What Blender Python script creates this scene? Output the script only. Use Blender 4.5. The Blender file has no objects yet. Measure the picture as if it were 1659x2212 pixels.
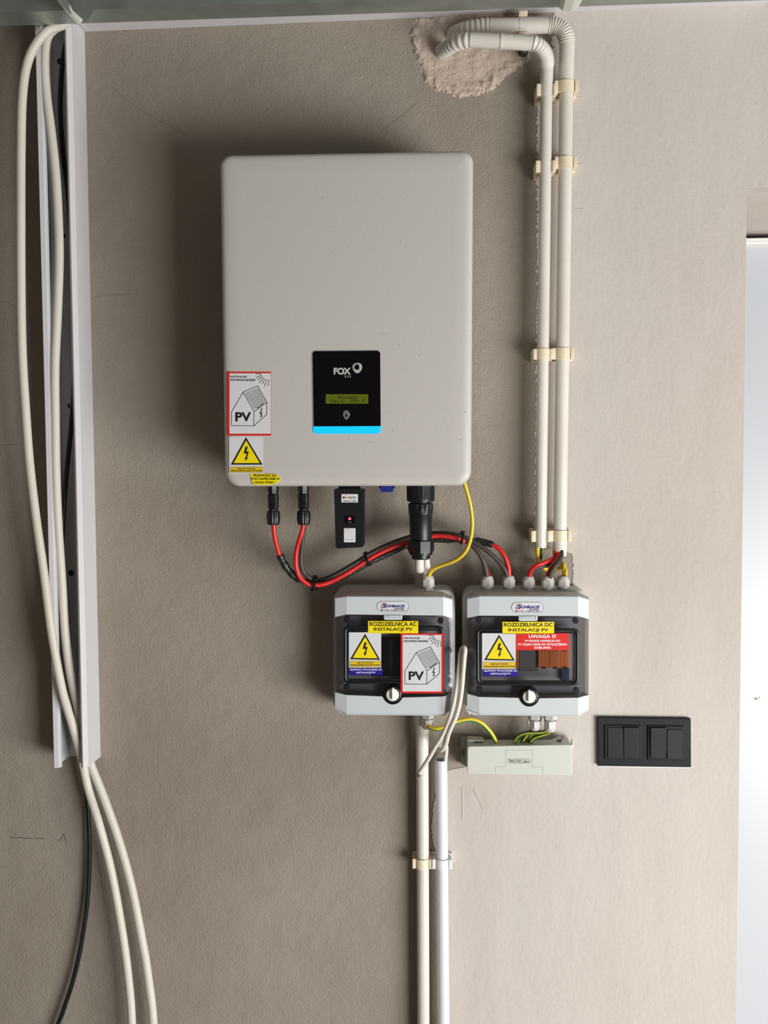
import bpy, bmesh, math, random
from mathutils import Vector, Matrix, noise

# ------------------------------------------------------------------ camera, world, light
random.seed(4)
IW, IH, F = 1659.0, 2212.0, 2000.0
CAM = Vector((0.0, -1.5, 1.58))
YAW, PITCH = math.atan(0.0605), -math.atan(0.067)
sc = bpy.context.scene
COL = sc.collection
RC = (Matrix.Rotation(YAW, 3, 'Z') @ Matrix.Rotation(math.pi / 2 + PITCH, 3, 'X') @ Matrix.Rotation(-0.0025, 3, 'Z'))
cd = bpy.data.cameras.new('camera')
cam = bpy.data.objects.new('camera', cd)
COL.objects.link(cam)
cam.matrix_world = Matrix.Translation(CAM) @ RC.to_4x4()
cd.sensor_fit = 'HORIZONTAL'
cd.sensor_width = 36.0
cd.lens = F / IW * 36.0
cd.clip_start = 0.02
sc.camera = cam

sc.view_settings.view_transform = 'Standard'
sc.view_settings.look = 'None'
sc.view_settings.gamma = 1.0
sc.view_settings.use_curve_mapping = False
sc.view_settings.exposure = 0.0

wd = bpy.data.worlds.new('sky')
sc.world = wd
wd.use_nodes = True
wd.node_tree.nodes['Background'].inputs[0].default_value = (0.80, 0.90, 1.0, 1)
wd.node_tree.nodes['Background'].inputs[1].default_value = 0.8


def area(name, loc, target, sx, sz, power, color):
    ld = bpy.data.lights.new(name, 'AREA')
    ld.shape = 'RECTANGLE'
    ld.size, ld.size_y = sx, sz
    ld.energy = power
    ld.color = color
    o = bpy.data.objects.new(name, ld)
    COL.objects.link(o)
    o.location = loc
    o.rotation_euler = (Vector(target) - Vector(loc)).to_track_quat('-Z', 'Y').to_euler()
    return o


# daylight that comes in through the open gateway, behind the camera on the right
area('gateway_daylight', (2.05, -1.95, 0.56), (0.55, 0.0, 0.85), 1.8, 1.1, 124.0, (1.0, 0.99, 0.975))


# ------------------------------------------------------------------ helpers
def W(px, py, d=0.0):
    """point of the vertical plane d metres in front of the wall that the photograph shows at pixel px, py"""
    r = RC @ Vector(((px - IW / 2) / F, -(py - IH / 2) / F, -1.0))
    t = (-d - CAM.y) / r.y
    return CAM + r * t


def mm(px, d=0.0):
    """size in metres of px pixels at depth d"""
    return px * (1.5 - d) / F


def lin(c):
    return tuple((v / 255 / 12.92) if v / 255 <= 0.04045 else ((v / 255 + 0.055) / 1.055) ** 2.4 for v in c) + (1.0,)


def pmat(name, rgb, rough=0.5, metal=0.0, spec=0.5, bump=None, var=None, emit=None, coat=0.0):
    m = bpy.data.materials.new(name)
    m.use_nodes = True
    nt = m.node_tree
    b = nt.nodes['Principled BSDF']
    b.inputs['Base Color'].default_value = lin(rgb)
    b.inputs['Roughness'].default_value = rough
    b.inputs['Metallic'].default_value = metal
    b.inputs['Specular IOR Level'].default_value = spec
    b.inputs['Coat Weight'].default_value = coat
    tc = nt.nodes.new('ShaderNodeTexCoord')
    if var:
        scale, rgb2, lo, hi = var
        n = nt.nodes.new('ShaderNodeTexNoise')
        n.inputs['Scale'].default_value = scale
        n.inputs['Detail'].default_value = 6
        nt.links.new(tc.outputs['Object'], n.inputs['Vector'])
        r = nt.nodes.new('ShaderNodeValToRGB')
        r.color_ramp.elements[0].position = lo
        r.color_ramp.elements[1].position = hi
        r.color_ramp.elements[0].color = lin(rgb)
        r.color_ramp.elements[1].color = lin(rgb2)
        nt.links.new(n.outputs[0], r.inputs[0])
        nt.links.new(r.outputs[0], b.inputs['Base Color'])
    if bump:
        scale, dist = bump
        n = nt.nodes.new('ShaderNodeTexNoise')
        n.inputs['Scale'].default_value = scale
        n.inputs['Detail'].default_value = 3
        nt.links.new(tc.outputs['Object'], n.inputs['Vector'])
        bp = nt.nodes.new('ShaderNodeBump')
        bp.inputs['Distance'].default_value = dist
        nt.links.new(n.outputs[0], bp.inputs['Height'])
        nt.links.new(bp.outputs[0], b.inputs['Normal'])
    if emit:
        b.inputs['Emission Color'].default_value = lin(emit[0])
        b.inputs['Emission Strength'].default_value = emit[1]
    return m


def plaster(name, c0, c1, c2, fine, fdist, coarse, cdist, stretch=(1, 1, 1), rough=0.9, grainy=0.8):
    """mineral plaster: cloudy colour, sand grain and trowel waves"""
    m = bpy.data.materials.new(name)
    m.use_nodes = True
    nt = m.node_tree
    L = nt.links.new
    b = nt.nodes['Principled BSDF']
    b.inputs['Roughness'].default_value = rough
    b.inputs['Specular IOR Level'].default_value = 0.25
    tc = nt.nodes.new('ShaderNodeTexCoord')

    def nz(scale, detail, r=0.55, vec=None):
        n = nt.nodes.new('ShaderNodeTexNoise')
        n.inputs['Scale'].default_value = scale
        n.inputs['Detail'].default_value = detail
        n.inputs['Roughness'].default_value = r
        L(vec or tc.outputs['Object'], n.inputs['Vector'])
        return n.outputs[0]
    mp = nt.nodes.new('ShaderNodeMapping')
    mp.inputs['Scale'].default_value = stretch
    L(tc.outputs['Object'], mp.inputs['Vector'])
    cloud = nz(2.6, 4, 0.5, mp.outputs[0])
    r = nt.nodes.new('ShaderNodeValToRGB')
    e = r.color_ramp.elements
    e[0].position, e[0].color = 0.32, lin(c0)
    e[1].position, e[1].color = 0.70, lin(c2)
    k = e.new(0.5)
    k.color = lin(c1)
    L(cloud, r.inputs[0])
    grain = nz(520, 2)
    mx = nt.nodes.new('ShaderNodeMix')
    mx.data_type = 'RGBA'
    mx.blend_type = 'MULTIPLY'
    g = nt.nodes.new('ShaderNodeValToRGB')
    g.color_ramp.elements[0].position, g.color_ramp.elements[0].color = 0.25, (0.80, 0.79, 0.78, 1)
    g.color_ramp.elements[1].position, g.color_ramp.elements[1].color = 0.60, (1, 1, 1, 1)
    L(grain, g.inputs[0])
    mx.inputs[0].default_value = grainy
    L(r.outputs[0], mx.inputs[6])
    L(g.outputs[0], mx.inputs[7])
    L(mx.outputs[2], b.inputs['Base Color'])
    b1 = nt.nodes.new('ShaderNodeBump')
    b1.inputs['Distance'].default_value = fdist
    L(nz(fine, 3, 0.6), b1.inputs['Height'])
    b2 = nt.nodes.new('ShaderNodeBump')
    b2.inputs['Distance'].default_value = cdist
    L(nz(coarse, 4, 0.55, mp.outputs[0]), b2.inputs['Height'])
    L(b1.outputs[0], b2.inputs['Normal'])
    L(b2.outputs[0], b.inputs['Normal'])
    return m


def link(o, parent=None, label=None):
    COL.objects.link(o)
    if parent:
        o.parent = parent
        o.matrix_parent_inverse = parent_world(parent).inverted()
    if label:
        o['label'] = label
    return o


def parent_world(o):
    m = Matrix.Translation(o.location) @ o.rotation_euler.to_matrix().to_4x4()
    if o.parent:
        m = parent_world(o.parent) @ o.matrix_parent_inverse @ m
    return m


def thing(name, label, cat, loc=(0, 0, 0), group=None):
    o = bpy.data.objects.new(name, None)
    o.empty_display_size = 0.02
    COL.objects.link(o)
    o.location = loc
    tag(o, label, cat, group)
    return o


def tag(o, label, cat, group=None):
    o['label'] = label
    o['category'] = cat
    if group:
        o['group'] = group
    return o


def struct(o):
    o['kind'] = 'structure'
    return o


def from_bm(name, bm, m, parent=None, smooth=False, label=None, angle=35):
    bmesh.ops.recalc_face_normals(bm, faces=bm.faces)
    me = bpy.data.meshes.new(name)
    if smooth:
        for f in bm.faces:
            f.smooth = True
        lim = math.radians(angle)
        for e in bm.edges:
            if len(e.link_faces) == 2 and e.calc_face_angle(0) > lim:
                e.smooth = False
    bm.to_mesh(me)
    bm.free()
    for mm_ in (m if isinstance(m, (list, tuple)) else [m]):
        me.materials.append(mm_)
    return link(bpy.data.objects.new(name, me), parent, label)


def rounded(corners, r, n=6):
    """polygon with rounded corners; r a number or one per corner"""
    out = []
    N = len(corners)
    for i, c in enumerate(corners):
        ri = r[i] if isinstance(r, (list, tuple)) else r
        c = Vector(c)
        if ri <= 0:
            out.append((c.x, c.y))
            continue
        a = (Vector(corners[i - 1]) - c)
        b = (Vector(corners[(i + 1) % N]) - c)
        la, lb = a.length, b.length
        a.normalize()
        b.normalize()
        half = a.angle(b) / 2
        t = min(ri / math.tan(half), la * 0.49, lb * 0.49)
        rr = t * math.tan(half)
        bis = (a + b).normalized()
        ctr = c + bis * (rr / math.sin(half))
        p0, p1 = c + a * t - ctr, c + b * t - ctr
        ang = p0.angle_signed(p1)
        for k in range(n + 1):
            q = ctr + Matrix.Rotation(-ang * k / n, 2) @ p0
            out.append((q.x, q.y))
    return out


def rect(x0, y0, x1, y1):
    return [(x0, y0), (x1, y0), (x1, y1), (x0, y1)]


def circle(cx, cy, rx, ry=None, n=24):
    ry = ry or rx
    return [(cx + rx * math.cos(2 * math.pi * k / n), cy + ry * math.sin(2 * math.pi * k / n)) for k in range(n)]


def dv(d, x, y):
    return d(x, y) if callable(d) else d


def add_prism(bm, poly, d0, d1, bevel=0.0, seg=2):
    """outline in pixels at front depth d1, run straight back to depth d0"""
    fr = []
    bk = []
    for x, y in poly:
        dd = dv(d1, x, y)
        p = W(x, y, dd)
        fr.append(bm.verts.new(p))
        bk.append(bm.verts.new((p.x, -dv(d0, x, y), p.z)))
    n = len(poly)
    ff = bm.faces.new(fr)
    bm.faces.new(bk[::-1])
    for i in range(n):
        j = (i + 1) % n
        bm.faces.new((fr[i], bk[i], bk[j], fr[j]))
    if bevel:
        bmesh.ops.bevel(bm, geom=list(ff.edges), offset=bevel, segments=seg, affect='EDGES', profile=0.5)


def prism(name, polys, d0, d1, m, parent=None, bevel=0.0, label=None, smooth=None):
    bm = bmesh.new()
    if not isinstance(polys[0][0], (list, tuple)):
        polys = [polys]
    for p in polys:
        add_prism(bm, p, d0, d1, bevel)
    return from_bm(name, bm, m, parent, bool(bevel) if smooth is None else smooth, label, 20)


def flat(name, polys, d, m, parent=None, label=None):
    """printed or stuck-on colour fields lying on the surface at depth d"""
    bm = bmesh.new()
    if not isinstance(polys[0][0], (list, tuple)):
        polys = [polys]
    for p in polys:
        bm.faces.new([bm.verts.new(W(x, y, dv(d, x, y))) for x, y in p])
    return from_bm(name, bm, m, parent, False, label)


def ring_flat(name, outer, inner, d, m, parent=None):
    bm = bmesh.new()
    a = [bm.verts.new(W(x, y, dv(d, x, y))) for x, y in outer]
    b = [bm.verts.new(W(x, y, dv(d, x, y))) for x, y in inner]
    n = len(a)
    for i in range(n):
        bm.faces.new((a[i], a[(i + 1) % n], b[(i + 1) % n], b[i]))
    return from_bm(name, bm, m, parent)


def sheet(name, x0, y0, x1, y1, d, m, parent=None, nx=2, ny=2, th=0.0003, label=None):
    """thin sticker that follows the surface under it"""
    bm = bmesh.new()
    g = [[W(x0 + (x1 - x0) * i / nx, y0 + (y1 - y0) * j / ny,
            dv(d, x0 + (x1 - x0) * i / nx, y0 + (y1 - y0) * j / ny)) for i in range(nx + 1)] for j in range(ny + 1)]
    close_grid(bm, g, [[Vector((p.x, p.y + th, p.z)) for p in r] for r in g])
    return from_bm(name, bm, m, parent, False, label)


def close_grid(bm, g, h):
    a = [[bm.verts.new(p) for p in r] for r in g]
    b = [[bm.verts.new(p) for p in r] for r in h]
    R, C = len(a), len(a[0])
    for j in range(R - 1):
        for i in range(C - 1):
            bm.faces.new((a[j][i], a[j][i + 1], a[j + 1][i + 1], a[j + 1][i]))
            bm.faces.new((b[j][i], b[j + 1][i], b[j + 1][i + 1], b[j][i + 1]))
    for i in range(C - 1):
        bm.faces.new((a[0][i], b[0][i], b[0][i + 1], a[0][i + 1]))
        bm.faces.new((a[-1][i], a[-1][i + 1], b[-1][i + 1], b[-1][i]))
    for j in range(R - 1):
        bm.faces.new((a[j][0], a[j + 1][0], b[j + 1][0], b[j][0]))
        bm.faces.new((a[j][-1], b[j][-1], b[j + 1][-1], a[j + 1][-1]))


def lines(name, polys, w, d, m, parent=None, label=None):
    """printed strokes, w pixels wide"""
    bm = bmesh.new()
    for pl in polys:
        for (x0, y0), (x1, y1) in zip(pl, pl[1:]):
            v = Vector((x1 - x0, y1 - y0))
            if v.length < 1e-6:
                continue
            t = v.normalized() * (w / 2)
            nx, ny = -t.y, t.x
            q = [(x0 - t.x * .6 + nx, y0 - t.y * .6 + ny), (x1 + t.x * .6 + nx, y1 + t.y * .6 + ny),
                 (x1 + t.x * .6 - nx, y1 + t.y * .6 - ny), (x0 - t.x * .6 - nx, y0 - t.y * .6 - ny)]
            bm.faces.new([bm.verts.new(W(x, y, dv(d, x, y))) for x, y in q])
    return from_bm(name, bm, m, parent, False, label)


_glyphs = {}


def glyphs(s, bold, sp=1.0):
    key = (s, bold, sp)
    if key not in _glyphs:
        cu = bpy.data.curves.new('t', 'FONT')
        cu.body = s
        cu.offset = bold
        cu.space_character = sp
        cu.resolution_u = 3
        o = bpy.data.objects.new('t', cu)
        COL.objects.link(o)
        bpy.context.view_layer.update()
        me = bpy.data.meshes.new_from_object(o.evaluated_get(bpy.context.evaluated_depsgraph_get()))
        vs = [(v.co.x, v.co.y) for v in me.vertices]
        fs = [tuple(p.vertices) for p in me.polygons]
        bpy.data.objects.remove(o)
        bpy.data.meshes.remove(me)
        bpy.data.curves.remove(cu)
        _glyphs[key] = (vs, fs)
    return _glyphs[key]


def text(name, rows, d, m, parent=None, bold=0.02, raised=0.0, shear=0.0, label=None, sp=1.0):
    """rows: (string, x0, y0, x1, y1[, dy at right end]) each fitted to its pixel box"""
    bm = bmesh.new()
    for row in rows:
        s, x0, y0, x1, y1 = row[:5]
        dy = row[5] if len(row) > 5 else 0.0
        vs, fs = glyphs(s, bold, sp)
        ax, bx = min(v[0] for v in vs), max(v[0] for v in vs)
        ay, by = min(v[1] for v in vs), max(v[1] for v in vs)
        bv = []
        for u, v in vs:
            fx, fy = (u - ax) / (bx - ax), (v - ay) / (by - ay)
            px = x0 + fx * (x1 - x0) + shear * fy * (y1 - y0)
            py = y1 + fy * (y0 - y1) + dy * fx
            bv.append(bm.verts.new(W(px, py, dv(d, px, py))))
        for f in fs:
            bm.faces.new([bv[i] for i in f])
    if raised:
        r = bmesh.ops.extrude_face_region(bm, geom=list(bm.faces))
        for e in r['geom']:
            if isinstance(e, bmesh.types.BMVert):
                e.co.y -= raised
    return from_bm(name, bm, m, parent, False, label)


def spline(pts, per=8):
    P = [Vector(p) for p in pts]
    if len(P) < 3:
        return P
    Q = [P[0] * 2 - P[1]] + P + [P[-1] * 2 - P[-2]]
    out = []
    for i in range(1, len(Q) - 2):
        a, b, c, d = Q[i - 1], Q[i], Q[i + 1], Q[i + 2]
        for k in range(per):
            t = k / per
            out.append(0.5 * ((2 * b) + (c - a) * t + (2 * a - 5 * b + 4 * c - d) * t * t + (3 * b - a - 3 * c + d) * t ** 3))
    out.append(P[-1])
    return out


def resample(pts, n):
    L = [0.0]
    for a, b in zip(pts, pts[1:]):
        L.append(L[-1] + (b - a).length)
    out = []
    j = 0
    for k in range(n + 1):
        s = L[-1] * k / n
        while j < len(pts) - 2 and L[j + 1] < s:
            j += 1
        out.append(pts[j].lerp(pts[j + 1], (s - L[j]) / max(L[j + 1] - L[j], 1e-9)))
    return out, L[-1]


def add_tube(bm, pts, r, seg=12, stripe=None, caps=True, flatten=None):
    """swept round cable; r a number or a function of the running fraction; stripe(i, j) gives the material slot"""
    n = len(pts)
    tang = [(pts[min(i + 1, n - 1)] - pts[max(i - 1, 0)]).normalized() for i in range(n)]
    up = Vector((0, -1, 0))
    if abs(tang[0].dot(up)) > 0.9:
        up = Vector((1, 0, 0))
    u = (up - tang[0] * up.dot(tang[0])).normalized()
    rings = []
    for i in range(n):
        u = (u - tang[i] * u.dot(tang[i])).normalized()
        v = tang[i].cross(u)
        rr = r(i / (n - 1)) if callable(r) else r
        rings.append([bm.verts.new(pts[i] + (u * math.cos(2 * math.pi * k / seg) * (flatten or 1) + v * math.sin(2 * math.pi * k / seg)) * rr)
                      for k in range(seg)])
    for i in range(n - 1):
        for k in range(seg):
            f = bm.faces.new((rings[i][k], rings[i][(k + 1) % seg], rings[i + 1][(k + 1) % seg], rings[i + 1][k]))
            if stripe:
                f.material_index = stripe(i, k)
    if caps:
        bm.faces.new(rings[0][::-1])
        bm.faces.new(rings[-1])


def tube(name, ctrl, r, m, parent=None, seg=12, per=8, stripe=None, label=None, caps=True, smooth_path=True):
    """ctrl: (px, py, d) the centre line"""
    P = [W(*c) for c in ctrl]
    bm = bmesh.new()
    add_tube(bm, spline(P, per) if smooth_path else P, r, seg, stripe, caps)
    return from_bm(name, bm, m, parent, True, label, 50)


def lathe(name, p0, p1, prof, m, parent=None, seg=28, knurl=None, label=None, angle=35):
    """prof: (fraction from p0 to p1, radius[, 1 when knurled])"""
    p0, p1 = Vector(p0), Vector(p1)
    ax = (p1 - p0).normalized()
    u = Vector((1, 0, 0)) if abs(ax.x) < 0.9 else Vector((0, 0, 1))
    u = (u - ax * u.dot(ax)).normalized()
    v = ax.cross(u)
    bm = bmesh.new()
    rings = []
    for q in prof:
        c = p0.lerp(p1, q[0])
        ring = []
        for k in range(seg):
            a = 2 * math.pi * k / seg
            rr = q[1]
            if len(q) > 2 and knurl:
                rr *= knurl(a)
            ring.append(bm.verts.new(c + (u * math.cos(a) + v * math.sin(a)) * rr))
        rings.append(ring)
    for a, b in zip(rings, rings[1:]):
        for k in range(seg):
            bm.faces.new((a[k], a[(k + 1) % seg], b[(k + 1) % seg], b[k]))
    bm.faces.new(rings[0][::-1])
    bm.faces.new(rings[-1])
    return from_bm(name, bm, m, parent, True, label, angle)


def add_box(bm, x0, x1, y0, y1, z0, z1, bevel=0.0):
    vs = [bm.verts.new((x, y, z)) for x in (x0, x1) for y in (y0, y1) for z in (z0, z1)]
    fs = [(0, 1, 3, 2), (4, 6, 7, 5), (0, 4, 5, 1), (2, 3, 7, 6), (0, 2, 6, 4), (1, 5, 7, 3)]
    fc = [bm.faces.new([vs[i] for i in f]) for f in fs]
    if bevel:
        bmesh.ops.bevel(bm, geom=list({e for f in fc for e in f.edges}), offset=bevel, segments=2, affect='EDGES', profile=0.5)


def box(name, x0, x1, y0, y1, z0, z1, m, parent=None, bevel=0.0, label=None):
    bm = bmesh.new()
    add_box(bm, x0, x1, y0, y1, z0, z1, bevel)
    return from_bm(name, bm, m, parent, bool(bevel), label)


def copy_thing(root, loc, label=None):
    r = root.copy()
    COL.objects.link(r)
    r.location = loc
    if label:
        r['label'] = label
    for ch in root.children:
        c = ch.copy()
        COL.objects.link(c)
        c.parent = r
        c.matrix_parent_inverse = ch.matrix_parent_inverse.copy()
        for g in ch.children:
            q = g.copy()
            COL.objects.link(q)
            q.parent = c
            q.matrix_parent_inverse = g.matrix_parent_inverse.copy()
    return r


# ------------------------------------------------------------------ materials
M = {}
M['rough'] = plaster('rough_plaster', (140, 130, 118), (149, 140, 128), (157, 149, 137), 290, 0.0013, 22, 0.0030)
M['skim'] = plaster('skim_plaster', (181, 172, 163), (188, 180, 172), (194, 188, 182), 150, 0.0005, 14, 0.0030, (1, 1, 0.45), grainy=0.3)
M['patch'] = plaster('patch_mortar', (176, 158, 144), (189, 172, 158), (177, 167, 155), 120, 0.0016, 40, 0.002)
M['room'] = pmat('room_plaster', (158, 150, 140), 0.9)
M['floor'] = pmat('concrete_floor', (120, 116, 110), 0.85, bump=(60, 0.002), var=(3, (136, 131, 124), 0.3, 0.7))
M['ceil'] = pmat('bare_ceiling', (112, 112, 106), 0.9, bump=(40, 0.003))
M['white'] = pmat('white_enamel', (176, 180, 185), 0.35)
M['dooredge'] = pmat('white_frame', (222, 220, 216), 0.4)
M['zinc'] = pmat('galvanised_steel', (186, 192, 187), 0.45, 0.85, bump=(90, 0.0004), var=(14, (160, 168, 163), 0.35, 0.7))
M['zinc_lit'] = pmat('lit_galvanised_steel', (205, 208, 196), 0.4, 0.3)  # same steel in a lighter colour, painted as if catching the light
M['zinc_shaded'] = pmat('shaded_galvanised_steel', (120, 126, 120), 0.5, 0.4)  # same steel in a darker colour: shade inside the open profile, painted in
M['pvc_white'] = pmat('white_pvc', (205, 202, 204), 0.45)
M['pvc_cream'] = pmat('cream_pvc', (210, 205, 196), 0.42, var=(9, (201, 194, 183), 0.45, 0.8))
M['pvc_cool'] = pmat('cool_white_pvc', (212, 212, 218), 0.38)
M['clip'] = pmat('ivory_clip', (220, 207, 180), 0.45)
M['clip_grey'] = pmat('grey_white_clip', (222, 221, 220), 0.45)
M['cable_white'] = pmat('off_white_cable', (206, 201, 190), 0.5, var=(7, (198, 190, 172), 0.5, 0.85))
M['cable_black'] = pmat('black_cable', (24, 24, 26), 0.32)
M['cable_grey'] = pmat('faded_black_cable', (62, 57, 53), 0.55)
M['tape'] = pmat('black_tape', (28, 26, 26), 0.4, bump=(300, 0.001))
M['red'] = pmat('red_sheath', (200, 28, 24), 0.42)
M['yellow'] = pmat('yellow_sheath', (216, 184, 46), 0.42)
M['green'] = pmat('green_sheath', (62, 122, 44), 0.42)
M['greendark'] = pmat('dark_green_sheath', (44, 84, 40), 0.42)
M['inv'] = pmat('inverter_paint', (184, 180, 174), 0.42, bump=(700, 0.0002))
M['inv_edge'] = pmat('inverter_back', (120, 120, 118), 0.5)
M['gloss_black'] = pmat('gloss_black', (9, 8, 10), 0.14, spec=0.25)
M['black'] = pmat('black_plastic', (19, 19, 21), 0.38, spec=0.4)
M['black_matt'] = pmat('matt_black', (18, 18, 20), 0.5, spec=0.25)
M['print_grey'] = pmat('grey_print', (178, 176, 174), 0.5)
M['lcd'] = pmat('lcd_glass', (60, 66, 10), 0.3, emit=((112, 122, 20), 0.30))
M['lcd_ink'] = pmat('lcd_ink', (18, 22, 4), 0.4)
M['cyan'] = pmat('cyan_light', (10, 150, 240), 0.3, emit=((8, 166, 255), 0.95))
M['paper'] = pmat('white_sticker', (206, 206, 208), 0.35)
M['label_red'] = pmat('red_print', (206, 32, 26), 0.35)
M['label_yellow'] = pmat('yellow_print', (232, 210, 12), 0.35)
M['label_gold'] = pmat('yellow_band', (212, 180, 36), 0.35)
M['label_blue'] = pmat('blue_print', (36, 22, 128), 0.3)
M['ink'] = pmat('black_ink', (14, 12, 14), 0.45)
M['ink_grey'] = pmat('grey_ink', (120, 116, 118), 0.5)
M['rim_grey'] = pmat('rim_grey', (158, 158, 162), 0.5)
M['inkw'] = pmat('white_ink', (238, 236, 238), 0.45)
M['navy'] = pmat('navy_ink', (22, 30, 118), 0.4)
M['box_grey'] = pmat('light_grey_plastic', (190, 196, 198), 0.42)
M['box_base'] = pmat('grey_plastic', (198, 198, 194), 0.45)
M['dust'] = pmat('dusty_plastic', (206, 205, 200), 0.7, var=(26, (186, 158, 126), 0.52, 0.75))
M['dust2'] = pmat('dusty_plastic_clean', (204, 201, 195), 0.7, var=(26, (186, 174, 158), 0.5, 0.8))
M['gland'] = pmat('gland_grey', (186, 182, 177), 0.45)
M['knob'] = pmat('ivory_knob', (226, 224, 216), 0.4)
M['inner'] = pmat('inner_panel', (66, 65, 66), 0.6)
M['mask'] = pmat('door_mask', (150, 149, 151), 0.55)
M['inner_dark'] = pmat('inner_dark_panel', (44, 42, 42), 0.6)
M['orange'] = pmat('orange_module', (246, 136, 56), 0.5)
M['terminal'] = pmat('terminal_cover', (194, 197, 187), 0.45)
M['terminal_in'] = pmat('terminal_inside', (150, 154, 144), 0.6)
M['blue_cap'] = pmat('blue_cap', (16, 32, 118), 0.4)
M['led'] = pmat('red_led', (255, 30, 40), 0.3, emit=((255, 60, 80), 3.0))
M['amber'] = pmat('amber_print', (224, 160, 40), 0.4)
M['teal'] = pmat('teal_print', (50, 104, 110), 0.4)
M['metal'] = pmat('bare_metal', (150, 148, 146), 0.35, 0.9)
M['switch'] = pmat('anthracite_switch', (24, 25, 29), 0.5, spec=0.25, bump=(900, 0.0001))
M['switch_frame'] = pmat('anthracite_frame', (24, 24, 27), 0.55, spec=0.2, var=(20, (32, 32, 35), 0.5, 0.8))
M['pencil'] = pmat('pencil_line', (92, 86, 80), 0.9)
M['mark'] = pmat('brown_stain', (176, 140, 84), 0.9)


def smoked():
    m = bpy.data.materials.new('smoked_plastic')
    m.use_nodes = True
    nt = m.node_tree
    nt.nodes.remove(nt.nodes['Principled BSDF'])
    t = nt.nodes.new('ShaderNodeBsdfTransparent')
    t.inputs[0].default_value = (0.80, 0.80, 0.82, 1)
    g = nt.nodes.new('ShaderNodeBsdfGlossy')
    g.inputs['Roughness'].default_value = 0.12
    fr = nt.nodes.new('ShaderNodeFresnel')
    fr.inputs['IOR'].default_value = 1.45
    mx = nt.nodes.new('ShaderNodeMixShader')
    nt.links.new(fr.outputs[0], mx.inputs[0])
    nt.links.new(t.outputs[0], mx.inputs[1])
    nt.links.new(g.outputs[0], mx.inputs[2])
    nt.links.new(mx.outputs[0], nt.nodes['Material Output'].inputs[0])
    return m


M['smoked'] = smoked()

# ------------------------------------------------------------------ the room
ZT = 2.62
XL, XR, YF = -1.9, 2.75, -2.15
dT, dB = W(1613, 408, 0), W(1594.5, 1800, 0)
slope = (dB.x - dT.x) / (dB.z - dT.z)
x_at = lambda z: dT.x + (z - dT.z) * slope
zdoor = dT.z
xd2 = x_at(zdoor) + 0.92
DEEP = 0.36
bm = bmesh.new()


def quad(bm, *pts):
    bm.faces.new([bm.verts.new(p) for p in pts])


quad(bm, (XL, 0, 0), (x_at(0), 0, 0), (x_at(zdoor), 0, zdoor), (XL, 0, zdoor))
quad(bm, (XL, 0, zdoor), (x_at(zdoor), 0, zdoor), (x_at(zdoor), 0, ZT), (XL, 0, ZT))
quad(bm, (x_at(zdoor), 0, zdoor), (xd2, 0, zdoor), (xd2, 0, ZT), (x_at(zdoor), 0, ZT))
quad(bm, (xd2, 0, 0), (XR, 0, 0), (XR, 0, zdoor), (xd2, 0, zdoor))
quad(bm, (xd2, 0, zdoor), (XR, 0, zdoor), (XR, 0, ZT), (xd2, 0, ZT))
quad(bm, (XL, 0.5, 0), (XR, 0.5, 0), (XR, 0.5, ZT), (XL, 0.5, ZT))
bmesh.ops.remove_doubles(bm, verts=bm.verts, dist=1e-5)
wall = struct(from_bm('wall_back', bm, M['rough']))
wall['label'] = 'rough grey beige plaster wall behind the electrical equipment'

bm = bmesh.new()
quad(bm, (x_at(0), 0, 0), (x_at(0), DEEP, 0), (x_at(zdoor), DEEP, zdoor), (x_at(zdoor), 0, zdoor))
quad(bm, (x_at(zdoor), 0, zdoor), (x_at(zdoor), DEEP, zdoor), (xd2, DEEP, zdoor), (xd2, 0, zdoor))
quad(bm, (xd2, 0, zdoor), (xd2, DEEP, zdoor), (xd2, DEEP, 0), (xd2, 0, 0))
from_bm('niche_reveal', bm, M['skim'], wall, label='smooth plastered sides of the door niche')

floor = struct(box('floor', XL, XR, YF - 1.2, 0.5, -0.1, 0, M['floor']))
ceil = struct(box('ceiling', XL, XR, YF, 0.5, ZT, ZT + 0.1, M['ceil']))
struct(box('wall_left', XL - 0.1, XL, YF, 0.5, 0, ZT, M['room']))
struct(box('wall_right', XR, XR + 0.1, YF, 0.5, 0, ZT, M['room']))
bm = bmesh.new()
add_box(bm, XL, 0.95, YF - 0.1, YF, 0, ZT)
add_box(bm, 0.95, XR - 0.15, YF - 0.1, YF, 2.0, ZT)
add_box(bm, XR - 0.15, XR, YF - 0.1, YF, 0, ZT)
struct(from_bm('wall_front', bm, M['room']))

# smooth skim coat on the right, with a ragged left edge
edge = []
random.seed(11)


def ragged(x0, y0, x1, y1, step, amp):
    n = max(2, int(math.hypot(x1 - x0, y1 - y0) / step))
    out = []
    for k in range(n):
        t = k / n
        a = amp * (noise.noise(Vector((y0 * .1 + t * n * .35, x0 * .1, 3))) + 0.7 * (random.random() - .5))
        out.append((x0 + (x1 - x0) * t + a, y0 + (y1 - y0) * t))
    return out


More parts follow.
